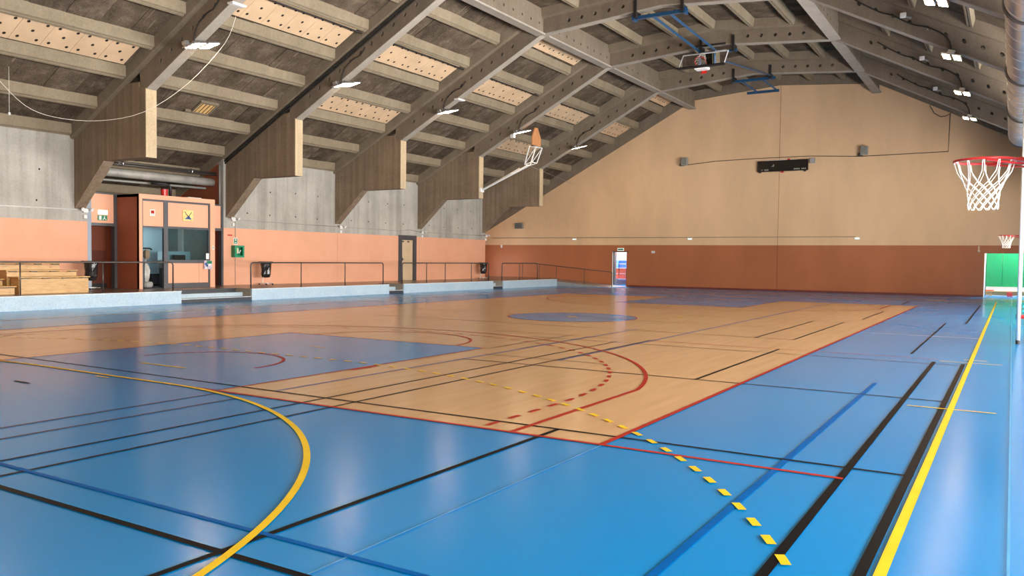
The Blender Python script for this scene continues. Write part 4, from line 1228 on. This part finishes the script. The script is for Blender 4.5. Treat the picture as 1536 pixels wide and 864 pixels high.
MB().box(-13.0, -12.8, YF + T, 29.7, 0, 2.9).build('wall_panel', pinkw, store)
MB().box(-7.4, -7.2, YF + T, 29.7, 0, 2.9).build('wall_panel', pinkw, store)
MB().box(-13.0, -7.2, YF + T, 29.9, 2.9, 3.0).build('wall_panel', pinkw, store)
sl = thing('added_fill_lamp', (-10, 28.2, 2.86), 'unseen ceiling lamp added to brighten the storeroom', 'lamp')  # unseen light added so the doorway and storeroom look bright
MB().bevbox(-11.2, -8.8, 27.9, 28.5, 2.86, 2.9, 0.01).build('housing', M['white'], sl)  # housing of the added storeroom lamp
MB().box(-11.1, -8.9, 27.95, 28.45, 2.85, 2.86).build('diffuser', emit('storeroom_fill_glow', (1.0, 0.97, 0.93), 110.0), sl)
cols = {'blue': plain('blue_vinyl', (0.03, 0.13, 0.50), 0.4), 'red': plain('red_orange_vinyl', (0.75, 0.16, 0.07), 0.4), 'lightblue': plain('light_blue_vinyl', (0.12, 0.42, 0.75), 0.4), 'navy': plain('navy_vinyl', (0.02, 0.05, 0.28), 0.4)}
def pad(x0, x1, y0, y1, z0, z1, c, label):
    o = thing('foam_pad', ((x0 + x1) / 2, (y0 + y1) / 2, z0), label, 'foam pad')
    MB().bevbox(x0, x1, y0, y1, z0, z1, 0.03).build('cover', cols[c], o)
    MB().box(x0 + 0.02, x1 - 0.02, y0 - 0.004, y0 + 0.01, (z0 + z1) / 2 - 0.02, (z0 + z1) / 2 + 0.02).build('seam', M['l_white'], o)
    return o
for z, w_ in ((0.42, 'lower'), (1.12, 'upper')):
    sh = thing('storage_shelf', (-10.6, 29.0, z - 0.04), w_ + ' white shelf in the storeroom holding foam pads', 'shelf')
    MB().box(-12.0, -9.2, 28.27, 29.69, z - 0.045, z - 0.005).build('shelf_board', M['white_metal'], sh)
    for x in (-11.9, -9.3):
        MB().prism_x([(28.4, z - 0.05), (29.69, z - 0.05), (29.69, z - 0.3)], x - 0.02, x + 0.02).build('shelf_bracket', M['white_metal'], sh)
pad(-11.75, -11.25, 28.35, 29.0, 0.42, 1.06, 'red', 'orange red foam pad on the lower shelf of the storeroom, beside the post')
pad(-11.2, -10.75, 28.35, 29.0, 0.42, 1.06, 'red', 'orange red foam pad on the lower shelf of the storeroom, next to the navy pad')
pad(-11.78, -11.3, 28.35, 29.0, 1.12, 1.62, 'lightblue', 'light blue foam pad on the upper shelf of the storeroom')
pad(-11.25, -10.72, 28.35, 29.0, 1.12, 1.62, 'blue', 'mid blue foam pad on the upper shelf of the storeroom')
pad(-10.55, -10.25, 28.35, 29.0, 0.42, 1.03, 'navy', 'navy foam pad on the lower shelf of the storeroom')
pad(-10.2, -9.75, 28.35, 29.0, 0.42, 1.05, 'blue', 'mid blue foam pad on the lower shelf of the storeroom')
pad(-10.5, -9.9, 28.35, 29.0, 1.12, 1.5, 'red', 'orange red foam pad on the upper shelf of the storeroom')
pad(-10.45, -9.85, 28.4, 29.0, 1.5, 2.1, 'navy', 'navy foam pad lying on top of the orange red pad')

# ------------------------------------------------------------------ alcove on the far right with green wall mats
alc = struct('wall_alcove', 'walls of the alcove beside the gable wall', 'wall', (AX0, YF + T, 0))
MB().box(AX0 - 0.3, AX0, YF + T, 30.0, 0, 3.2).build('wall_panel', M['white'], alc)
MB().box(AX0 - 0.3, WALL_R, 29.8, 30.0, 0, 3.2).build('wall_panel', M['white'], alc)
MB().box(AX0 - 0.3, WALL_R + 0.3, YF + T, 30.0, 3.2, 3.3).build('wall_panel', M['white'], alc)
al = thing('added_fill_lamp', (11.5, 27.4, 3.1), 'unseen long ceiling lamp added to brighten the alcove', 'lamp')  # unseen light added for the bright alcove and its glare on the floor
MB().box(9.8, 13.8, 27.0, 27.9, 3.13, 3.2).build('housing', M['white'], al)  # housing of the added alcove lamp
MB().box(9.9, 13.7, 27.05, 27.85, 3.12, 3.13).build('diffuser', emit('alcove_fill_glow', (1.0, 0.98, 0.95), 26.0), al)
for i in range(5):
    x0 = 9.36 + i * 0.72
    o = thing('wall_mat', (x0 + 0.35, 28.3, 0.46), 'bright green upright mat against the alcove wall, ' + ['beside the rust band', 'second from the rust band', 'third from the rust band', 'fourth from the rust band', 'fifth from the rust band'][i], 'mat', 'green mats in the alcove')
    MB().bevbox(x0, x0 + 0.71, 28.6, 28.72, 0.46, 2.4, 0.012).build('cover', M['green_mat'], o)
    MB().box(x0 + 0.34, x0 + 0.36, 28.597, 28.601, 0.47, 2.39).build('seam', M['green'], o)
pb = thing('white_plinth', (11, 28.5, 0), 'white plinth under the green mats', 'plinth')
MB().box(9.36, 14.0, 28.5, 28.8, 0.0, 0.455).build('body', M['white'], pb)
MB().box(9.36, 14.0, 28.48, 28.5, 0.43, 0.455).build('top_edge', M['white_metal'], pb)
lb = thing('gym_bench', (10.4, 28.0, 0), 'low wooden gym bench in front of the green mats', 'bench')
MB().bevbox(9.37, 12.2, 27.95, 28.25, 0.22, 0.26, 0.01).build('seat_board', M['pine'], lb)
MB().box(9.37, 12.2, 28.08, 28.12, 0.04, 0.22).build('beam', M['pine'], lb)
for x in (9.6, 11.9):
    MB().box(x - 0.04, x + 0.04, 27.95, 28.25, 0.0, 0.22).build('leg', M['pine'], lb)
rdb = tag(MB().bevbox(10.32, 10.56, 27.7, 27.93, 0.0, 0.2, 0.012).build('red_block', M['red'], None, (10.44, 27.8, 0)), 'small red block standing in front of the low wooden bench', 'block')
rds = tag(MB().bevbox(9.36, 9.75, 28.1, 28.2, 0.26, 0.31, 0.01).build('red_bar', M['red'], None, (9.5, 28.15, 0.26)), 'short red bar lying on the low wooden bench', 'bar')

# ------------------------------------------------------------------ basketball hoops
def rim_and_net(o, c, tilt=None, rmat='red'):
    # rim at c, opening towards +z, bracket towards +x; tilt = 3x3 matrix about c
    c = Vector(c)
    def tr(mb):
        if tilt is not None:
            mb.v = [tuple(tilt @ (Vector(p) - c) + c) for p in mb.v]
        return mb
    R = 0.232
    rm = tr(MB().ring(c, R, 0.012, 'z', 40, 8)).build('rim', M[rmat], o, None, True)
    mb = MB()
    mb.prism_y([(c.x + R - 0.01, c.z - 0.012), (c.x + R + 0.36, c.z - 0.055), (c.x + R + 0.36, c.z + 0.012), (c.x + R - 0.01, c.z + 0.012)], c.y - 0.055, c.y + 0.055)
    for s in (-1, 1):
        mb.tube([(c.x + 0.02, c.y + s * 0.228, c.z - 0.012), (c.x + 0.2, c.y + s * 0.15, c.z - 0.04), (c.x + R + 0.34, c.y + s * 0.07, c.z - 0.085)], 0.01, 6)
    mb.box(c.x + R + 0.34, c.x + R + 0.37, c.y - 0.11, c.y + 0.11, c.z - 0.13, c.z + 0.03)
    tr(mb).build('rim_bracket', M[rmat], o)
    lv = [(0.0, 0.228), (-0.10, 0.205), (-0.185, 0.158), (-0.225, 0.140), (-0.265, 0.128), (-0.305, 0.121), (-0.345, 0.118), (-0.385, 0.117)]
    n = 12
    nb = MB()
    def node(l, i):
        z, r = lv[l]
        off = 0 if l < 2 else 0.5 * (l - 1)
        a = 2 * PI * (i + off) / n
        return (c.x + r * math.cos(a), c.y + r * math.sin(a), c.z + z)
    for i in range(n):
        for s in (-0.18, 0.18):
            a = 2 * PI * (i + s * 0.3) / n
            top = (c.x + 0.232 * math.cos(a), c.y + 0.232 * math.sin(a), c.z - 0.01)
            nb.tube([top, node(1, i + s * 0.5), node(2, i if s > 0 else i - 1)], 0.0042, 5)
        for l in range(2, len(lv) - 1):
            nb.tube([node(l, i), node(l + 1, i)], 0.004, 5)
            nb.tube([node(l, i), node(l + 1, i - 1)], 0.004, 5)
        b0, b1 = Vector(node(len(lv) - 1, i)), Vector(node(len(lv) - 1, i + 1))
        mid = (b0 + b1) / 2 + Vector((0, 0, -0.035))
        nb.tube([b0, b0.lerp(mid, 0.6) + Vector((0, 0, -0.012)), mid, b1.lerp(mid, 0.6) + Vector((0, 0, -0.012)), b1], 0.004, 5)
        nb.tube([(c.x + 0.228 * math.cos(2 * PI * i / n), c.y + 0.228 * math.sin(2 * PI * i / n), c.z - 0.005), (c.x + 0.236 * math.cos(2 * PI * i / n), c.y + 0.236 * math.sin(2 * PI * i / n), c.z - 0.02)], 0.006, 5)
    tr(nb).build('net', M['ivory'], rm)

def stand_hoop(cx, cy, cz, label, slim):
    o = thing('basketball_hoop', (cx + 1.2, cy, 0), label, 'hoop')
    rim_and_net(o, (cx, cy, cz))
    bx = cx + 0.60
    bbd = MB().box(bx, bx + 0.03, cy - 0.6, cy + 0.6, cz - 0.15, cz + 0.75).build('backboard', M['white'], o)
    fr = MB()
    for (y0, y1, z0, z1) in ((-0.62, 0.62, -0.17, -0.13), (-0.62, 0.62, 0.73, 0.77), (-0.62, -0.58, -0.13, 0.73), (0.58, 0.62, -0.13, 0.73)):
        fr.box(bx - 0.005, bx + 0.035, cy + y0, cy + y1, cz + z0, cz + z1)
    fr.build('board_frame', M['red'], bbd)
    px = cx + 1.3
    MB().tube([(px, cy, 0), (px, cy, cz + 0.35)], 0.05, 12).build('post', M['white_metal'], o, None, True)
    for dz in (0.05, 0.35):
        MB().tube([(bx + 0.03, cy, cz + dz), (px, cy, cz + dz)], 0.03, 8).build('arm', M['white_metal'], o)
    MB().bevbox(px - 0.3, px + 0.5, cy - 0.4, cy + 0.4, 0.0, 0.08, 0.02).build('base_plate', M['frame_grey'], o)
    if slim:
        MB().tube([(cx + 0.46, cy, 0.0), (cx + 0.47, cy, cz - 0.06)], 0.022, 8).build('front_support', M['white_metal'], o, None, True)
    return o
stand_hoop(10.28, -12.27, 2.51, 'large red basketball rim with a white net beside the yellow side line', False)
stand_hoop(10.32, 11.57, 2.585, 'red basketball rim with a white net in front of the green alcove', True)

# raised side basket on the fourth bracket
Ys = frame_y(3) + 0.16
sh2 = thing('folding_hoop', (-12.65, Ys, 5.0), 'white folding arm with an orange board raised from a bracket tip', 'hoop')
A = Vector((-12.6, Ys, 5.08)); B = Vector((-9.9, Ys + 0.1, 6.22))
MB().tube([A, B], 0.055, 4).build('arm_beam', M['white_metal'], sh2)
MB().tube([A + Vector((0, 0.12, 0.06)), B + Vector((-0.6, 0.12, -0.1))], 0.025, 6).build('stay', M['white_metal'], sh2)
MB().box(-12.66, -12.56, Ys - 0.16, Ys + 0.16, 4.98, 5.2).build('hinge_plate', M['white_metal'], sh2)
tp = [Vector((-9.66, Ys - 0.25, 7.1)), Vector((-9.30, Ys - 0.25, 7.05)), Vector((-9.66, Ys + 0.35, 7.1)), Vector((-9.30, Ys + 0.35, 7.05))]
bt = [B + Vector((-0.12, -0.2, 0.02)), B + Vector((0.28, -0.2, 0.12)), B + Vector((-0.12, 0.3, 0.02)), B + Vector((0.28, 0.3, 0.12))]
fr = MB()
for a, b in ((0, 0), (1, 1), (2, 2), (3, 3)):
    fr.tube([bt[a], tp[b]], 0.026, 6)
for a, b in ((0, 1), (2, 3), (0, 2), (1, 3)):
    fr.tube([bt[a], bt[b]], 0.026, 6)
    fr.tube([tp[a], tp[b]], 0.026, 6)
fr.tube([bt[0], tp[1]], 0.018, 6).tube([bt[2], tp[3]], 0.018, 6)
fr.build('board_carrier', M['white_metal'], sh2)
MB().prism_x([(Ys - 0.35, 7.15), (Ys - 0.25, 7.08), (Ys + 0.35, 7.08), (Ys + 0.45, 7.15), (Ys + 0.45, 7.55), (Ys + 0.15, 8.0), (Ys - 0.1, 8.0), (Ys - 0.35, 7.55)], -9.5, -9.44).build('board_core', M['orange_ply'], sh2)
MB().prism_x([(Ys - 0.37, 7.08), (Ys + 0.47, 7.08), (Ys + 0.47, 7.13), (Ys - 0.37, 7.13)], -9.52, -9.42).build('edge_pad', M['rail'], sh2)
MB().bevbox(-10.72, -10.5, Ys - 0.36, Ys - 0.2, 7.55, 7.72, 0.02).build('winch', M['white_metal'], sh2)
MB().tube([(-10.0, Ys, 6.25), (-10.6, Ys - 0.28, 7.58)], 0.006, 5).build('lifting_wire', M['grey_box'], sh2)
MB().tube([(-9.9, Ys + 0.1, 6.2), (-9.0, Ys + 3.4, 5.5)], 0.005, 5).build('slack_wire', M['grey_box'], sh2)

# ceiling baskets folded up under the middle of the roof
def ceiling_hoop(k, label):
    y0 = frame_y(k) + 0.16
    y1 = frame_y(k + 1) + 0.1
    o = thing('ceiling_hoop', (-0.68, y0, 10.6), label, 'hoop')
    for x in (-1.62, 0.18):
        MB().box(x - 0.05, x + 0.05, y0 - 0.22, y0 + 0.22, 10.55, 11.2).build('clamp', M['black'], o)
    MB().box(-1.75, 0.32, y0 - 0.06, y0 + 0.06, 10.53, 10.65).build('cross_bar', M['blue_steel'], o)
    for x in (-1.72, 0.24):
        MB().box(x - 0.05, x + 0.05, y0 - 0.16, y0 + 0.16, 10.48, 10.68).build('bar_end', M['blue_steel'], o)
    for x in (-1.0, -0.35):
        MB().tube([(x, y0, 10.58), (x + 0.02, y1 - 0.6, 10.42)], 0.06, 4).build('drop_arm', M['blue_steel'], o)
    for x in (-1.2, -0.2):
        MB().tube([(x, y0 + 0.1, 10.68), (x, y0 + 0.3, 10.68)], 0.05, 10).build('roller', M['rail'], o)
    MB().box(-1.3, 0.32, y1 - 0.06, y1 + 0.06, 10.5, 10.6).build('cross_bar', M['blue_steel'], o)
    for x in (-1.2, 0.2):
        MB().box(x - 0.045, x + 0.045, y1 - 0.2, y1 + 0.24, 10.5, 11.15).build('clamp', M['black'], o)
    return o, y0, y1
co, y0, y1 = ceiling_hoop(2, 'blue folding basket frame with a clear board under the roof')
# clear backboard stowed leaning under the roof
YB0, YB1 = y1 - 1.7, y1 - 1.15
zb0, zb1 = 9.62, 10.28
def bp(x, t): return (x, YB0 + (YB1 - YB0) * t, zb0 + (zb1 - zb0) * t)
x0, x1 = -1.62, 0.30
MB().loft([[bp(x0, 0), bp(x1, 0), bp(x1, 1), bp(x0, 1)], [tuple(Vector(p) + Vector((0, 0.02, -0.015))) for p in (bp(x0, 0), bp(x1, 0), bp(x1, 1), bp(x0, 1))]]).build('clear_board', M['acrylic'], co)
fm = MB()
for a, b in ((bp(x0, 0), bp(x0, 1)), (bp(x1, 0), bp(x1, 1)), (bp(x0, 1), bp(x1, 1))):
    fm.tube([a, b], 0.028, 4)
fm.build('board_frame', M['white_metal'], co)
MB().tube([bp(x0 - 0.03, 0), bp(x1 + 0.03, 0)], 0.06, 6).build('edge_pad', M['black'], co)
for x in (-0.5, -0.25):
    MB().tube([tuple(Vector(bp(x, 0.1)) + Vector((0, 0.05, -0.02))), tuple(Vector(bp(x, 1.1)) + Vector((0, 0.05, 0.02)))], 0.02, 6).build('board_stay', M['white_metal'], co)
rim_and_net(co, (-0.72, YB0 + 0.1, 9.85), Matrix.Rotation(math.radians(-90), 3, 'Z') @ Matrix.Rotation(math.radians(140), 3, 'Y'))
MB().bevbox(-0.95, -0.4, YB0 - 0.02, YB0 + 0.4, 9.52, 9.64, 0.03).build('height_adjuster', M['white_metal'], co)
MB().box(-1.15, 0.1, y1 - 0.8, y1 - 0.7, 10.3, 10.42).build('carrier_bar', M['white_metal'], co)
MB().box(-1.0, -0.3, y1 - 1.1, y1 - 0.65, 10.15, 10.35).build('hinge_block', M['blue_steel'], co)
MB().tube([(-1.3, y1 - 0.9, 10.66), (0.1, y1 - 0.9, 10.66)], 0.045, 8).build('axle', M['black'], co)
MB().tube([(-0.2, y1 - 1.2, 10.0), (0.2, frame_y(4), 10.7)], 0.035, 6).build('brace', M['blue_steel'], co)
c2 = thing('ceiling_hoop', (-0.68, frame_y(4), 10.6), 'blue folding frame under the last roof beam before the gable wall', 'hoop')
yy = frame_y(4) + 0.16
MB().box(-1.75, 0.4, yy - 0.06, yy + 0.06, 10.53, 10.66).build('cross_bar', M['blue_steel'], c2)
for x in (-1.62, 0.18):
    MB().box(x - 0.05, x + 0.05, yy - 0.22, yy + 0.22, 10.55, 11.2).build('clamp', M['black'], c2)
for x in (-1.2, -0.2):
    MB().tube([(x, yy, 10.55), (x + 0.3, yy + 1.6, 10.3)], 0.055, 4).build('drop_arm', M['blue_steel'], c2)
MB().box(-1.4, 0.2, yy + 1.5, yy + 1.62, 10.22, 10.34).build('cross_bar', M['blue_steel'], c2)

# ------------------------------------------------------------------ duct along the right side
DXC, DZC, DR, DY1 = 10.70, 6.55, 0.45, 16.3
dc = thing('ventilation_duct', (DXC, DY1, DZC - DR), 'shiny round spiral duct hanging under the roof', 'duct')
path = [(DXC, -24.0, DZC), (DXC, DY1 - 1.2, DZC), (DXC, DY1, DZC)]
n = 40
rings = [[(DXC + r * math.cos(2 * PI * i / n), y, DZC + r * math.sin(2 * PI * i / n)) for i in range(n)] for y, r in ((-24.0, DR), (DY1 - 0.06, DR), (DY1, DR * 0.93))]
MB().loft(rings).build('tube', M['galv'], dc, None, True)
y = -24.0 + 0.2
flang = [-21.0, -14.8, -8.6, -2.4, 3.8, 10.0]
sp_mesh = MB().ring((0, 0, 0), DR + 0.004, 0.012, 'y', 40, 6).mesh('spiral_seam', M['galv'], smooth=True)
while y < DY1:
    place('spiral_seam', sp_mesh, (0, y - DY1, DR), dc)
    y += 0.92 if y < 12.5 else 0.34
fl_mesh = MB().ring((0, 0, 0), DR + 0.02, 0.03, 'y', 40, 6).mesh('flange', M['rail'], smooth=True)
for yy in flang + [DY1 - 0.05]:
    place('flange', fl_mesh, (0, yy - DY1, DR), dc)
for yy in flang:
    MB().tube([(DXC, yy, DZC + DR), (DXC, yy, zb(DXC - XC) + 0.4)], 0.012, 6).build('hanger_rod', M['rail'], dc)

# ------------------------------------------------------------------ tall white post and trolley at the right
tp_ = thing('steel_post', (10.65, -1.0, 0), 'tall slim white post standing on the blue floor', 'post')
MB().tube([(10.65, -1.0, 0.06), (10.65, -1.0, 5.2)], 0.036, 12).build('tube', M['white_metal'], tp_, None, True)
MB().tube([(10.65, -1.0, 0.0), (10.65, -1.0, 0.08)], 0.042, 12).build('foot_cap', M['black'], tp_)
MB().tube([(10.65, -1.0, 5.2), (10.65, -1.0, 5.24)], 0.04, 12).build('top_cap', M['black'], tp_)
tr_ = thing('equipment_trolley', (11.4, -0.2, 0), 'low trolley with a red bar and light blue tubes behind the tall post', 'trolley')
MB().tube([(10.68, -0.3, 0.52), (12.4, -0.3, 0.52)], 0.045, 8).build('red_bar', M['red'], tr_)
MB().tube([(10.60, -0.3, 0.52), (10.68, -0.3, 0.52)], 0.055, 8).build('end_cap', M['black'], tr_)
for z in (0.64, 0.73):
    MB().tube([(10.72, -0.25, z), (12.4, -0.25, z)], 0.024, 8).build('blue_tube', plain('light_blue_lacquer', (0.05, 0.42, 0.55), 0.35), tr_)
for x in (11.0, 12.3):
    MB().box(x - 0.03, x + 0.03, -0.35, -0.2, 0.08, 0.78).build('upright', M['frame_grey'], tr_)
    MB().tube([(x, -0.6, 0.05), (x, 0.05, 0.05)], 0.045, 8).build('foot', M['black'], tr_)

# ------------------------------------------------------------------ cables in the roof
def smooth_path(pts, k=4):
    V = [Vector(p) for p in pts]
    out = []
    for i in range(len(V) - 1):
        a, b, c, d = V[max(0, i - 1)], V[i], V[i + 1], V[min(len(V) - 1, i + 2)]
        for q in range(k):
            t = q / k
            out.append(tuple(0.5 * ((2 * b) + (c - a) * t + (2 * a - 5 * b + 4 * c - d) * t * t + (3 * b - a - 3 * c + d) * t ** 3)))
    return out + [tuple(V[-1])]
def cable(pts, r, label, mat='cable', n=6):
    if len(pts) > 3: pts = smooth_path(pts)
    o = MB().tube(pts, r, n).build('cable', M[mat], None, pts[0], True)
    return tag(o, label, 'cable')
yc = frame_y(1) - 0.05
for i, off in enumerate((0.58, 0.67)):
    cable([(P(-u, off)[0], yc - 0.03 * i, P(-u, off)[1]) for u in (15.9, 13.0, 10.0, 7.0, 5.2)], 0.03, ('lower' if i == 0 else 'upper') + ' black conduit climbing beside the second roof frame')
def rib_cable(k, u, label):
    ya, yb = frame_y(k) + 0.33, frame_y(k + 1)
    x, z = P(-u, 0.80)
    cable([(x - 0.10, ya + 0.28, z - 0.02), (x - 0.10, ya + 2.0, z - 0.05), (x - 0.10, yb - 2.0, z - 0.05), (x - 0.11, yb - 0.6, z - 0.06), (x - 0.11, yb - 0.3, z - 0.07)], 0.03, label)
rib_cable(0, 8.32, 'black cable along the rib above the upper peach panels next to the booth bay')
rib_cable(1, 8.32, 'black cable along the rib above the upper peach panels of the second bay')
rib_cable(2, 8.32, 'black cable along the rib above the peach panels between third and fourth frame')
rib_cable(3, 8.32, 'black cable along the rib above the peach panels between fourth and fifth frame')
for k in range(0, 5):
    y = frame_y(k) - 0.03
    pts = []
    for u, off in ((8.5, 0.42), (8.76, 0.30), (9.0, 0.36), (9.26, 0.36), (9.5, 0.28), (9.62, 0.02), (9.62, -0.06)):
        pts.append((XC - u, y, zb(u) + off))
    cable(pts, 0.018, 'black lamp cable threaded along the bracket side of frame ' + ['with the booth to its right', 'carrying the two black conduits', 'before the cream door', 'with the raised side basket', 'closest to the gable wall'][k])
    x = XC - 9.2
    if k >= 1:
        pts = []
        for u, off in ((6.5, 0.5), (6.9, 0.42), (7.4, 0.36), (7.76, 0.40), (8.3, 0.34), (8.76, 0.42), (9.2, 0.38), (9.38, 0.2), (9.42, -0.06)):
            pts.append((XC + u, y, zb(u) + off))
        cable(pts, 0.022, 'black lamp cable sagging along the duct side of frame ' + ['', 'nearest the camera', 'under the middle floodlight', 'with the long white upright box', 'against the gable wall'][k] if k != 1 else 'black lamp cable sagging along the duct side under the four lit squares')
        bx_ = thing('junction_box', (XC + 8.1, y, zb(8.1) + 0.36), 'pale junction box, duct side slope, ' + ['', 'frame with two black conduits', 'frame with the clear board basket', 'second frame from the gable wall', 'last frame before the gable wall'][k], 'box', 'junction boxes on the duct side frames')
        MB().bevbox(XC + 7.98, XC + 8.16, y - 0.11, y - 0.03, zb(8.1) + 0.44, zb(8.1) + 0.60, 0.015).build('case', M['paper'], bx_)
        MB().tube([(XC + 8.16, y - 0.07, zb(8.2) + 0.52), (XC + 8.30, y - 0.07, zb(8.32) + 0.52)], 0.035, 8).build('gland', M['grey_box'], bx_)
# thin sagging wires at the left
cable([(-14.2, -8.2, 6.6), (-14.6, -7.2, 6.0), (-14.4, -6.4, 5.75), (-13.6, -5.5, 5.72), (-12.4, -4.8, 6.0), (-11.4, -4.0, 6.9), (-10.3, -3.5, 8.1), (-9.9, -3.4, 8.9)], 0.008, 'thin pale wire sagging in front of the first bracket', 'ivory', 5)
cable([(-13.9, -8.0, 6.9), (-13.9, -8.0, 5.6)], 0.006, 'thin pale cord hanging straight down from the roof', 'ivory', 5)
MBk = thing('cord_weight', (-13.9, -8.0, 5.5), 'tiny white weight at the end of the hanging cord', 'weight')
MB().sphere((-13.9, -8.0, 5.57), 0.035, 0.035, 0.05, 8, 6).build('body', M['white'], MBk)
# hatch with yellow mesh in the deck above the booth bay
hx0, hx1, hy0, hy1 = -14.72, -14.22, -1.28, -0.65
ht = thing('roof_hatch', ((hx0 + hx1) / 2, hy0, 6.8), 'small square roof hatch with a yellow mesh above the booth bay', 'hatch')
def hz(x): return zb(x - XC) + 1.08
fr = MB()
for a in ((hx0 - 0.06, hx0, hy0 - 0.3, hy1 + 0.06), (hx1, hx1 + 0.06, hy0 - 0.06, hy1 + 0.06), (hx0, hx1, hy0 - 0.06, hy0), (hx0, hx1, hy1, hy1 + 0.06)):
    z_ = [(a[0], hz(a[0]) - 0.03), (a[1], hz(a[1]) - 0.03), (a[1], hz(a[1]) + 0.05), (a[0], hz(a[0]) + 0.05)]
    fr.prism_y(z_, a[2], a[3])
fr.build('hatch_frame', M['edge'], ht)
MB().prism_y([(hx0, hz(hx0)), (hx1, hz(hx1)), (hx1, hz(hx1) + 0.03), (hx0, hz(hx0) + 0.03)], hy0, hy1).build('mesh_panel', M['yellow_mesh'], ht)
for i in range(4):
    y = hy0 + (hy1 - hy0) * (i + 0.5) / 4
    MB().tube([(hx0, y, hz(hx0) - 0.01), (hx1, y, hz(hx1) - 0.01)], 0.012, 5).build('mesh_bar', M['rail'], ht)
# white lamp housings clipped to the beams
for k, u in ((0, 8.0), (2, 8.95)):
    x, z = P(-u, -0.02)
    o = thing('batten_lamp', (x, frame_y(k) + 0.1, z), 'short white batten clipped under the roof frame ' + ('above the booth' if k == 0 else 'between the peach panels'), 'lamp')
    MB().bevbox(x - 0.12, x + 0.12, frame_y(k) - 0.08, frame_y(k) + 0.42, z - 0.06, z - 0.005, 0.01).build('case', M['white'], o)
    MB().box(x - 0.08, x + 0.08, frame_y(k) - 0.04, frame_y(k) + 0.38, z - 0.068, z - 0.06).build('diffuser', M['paper'], o)
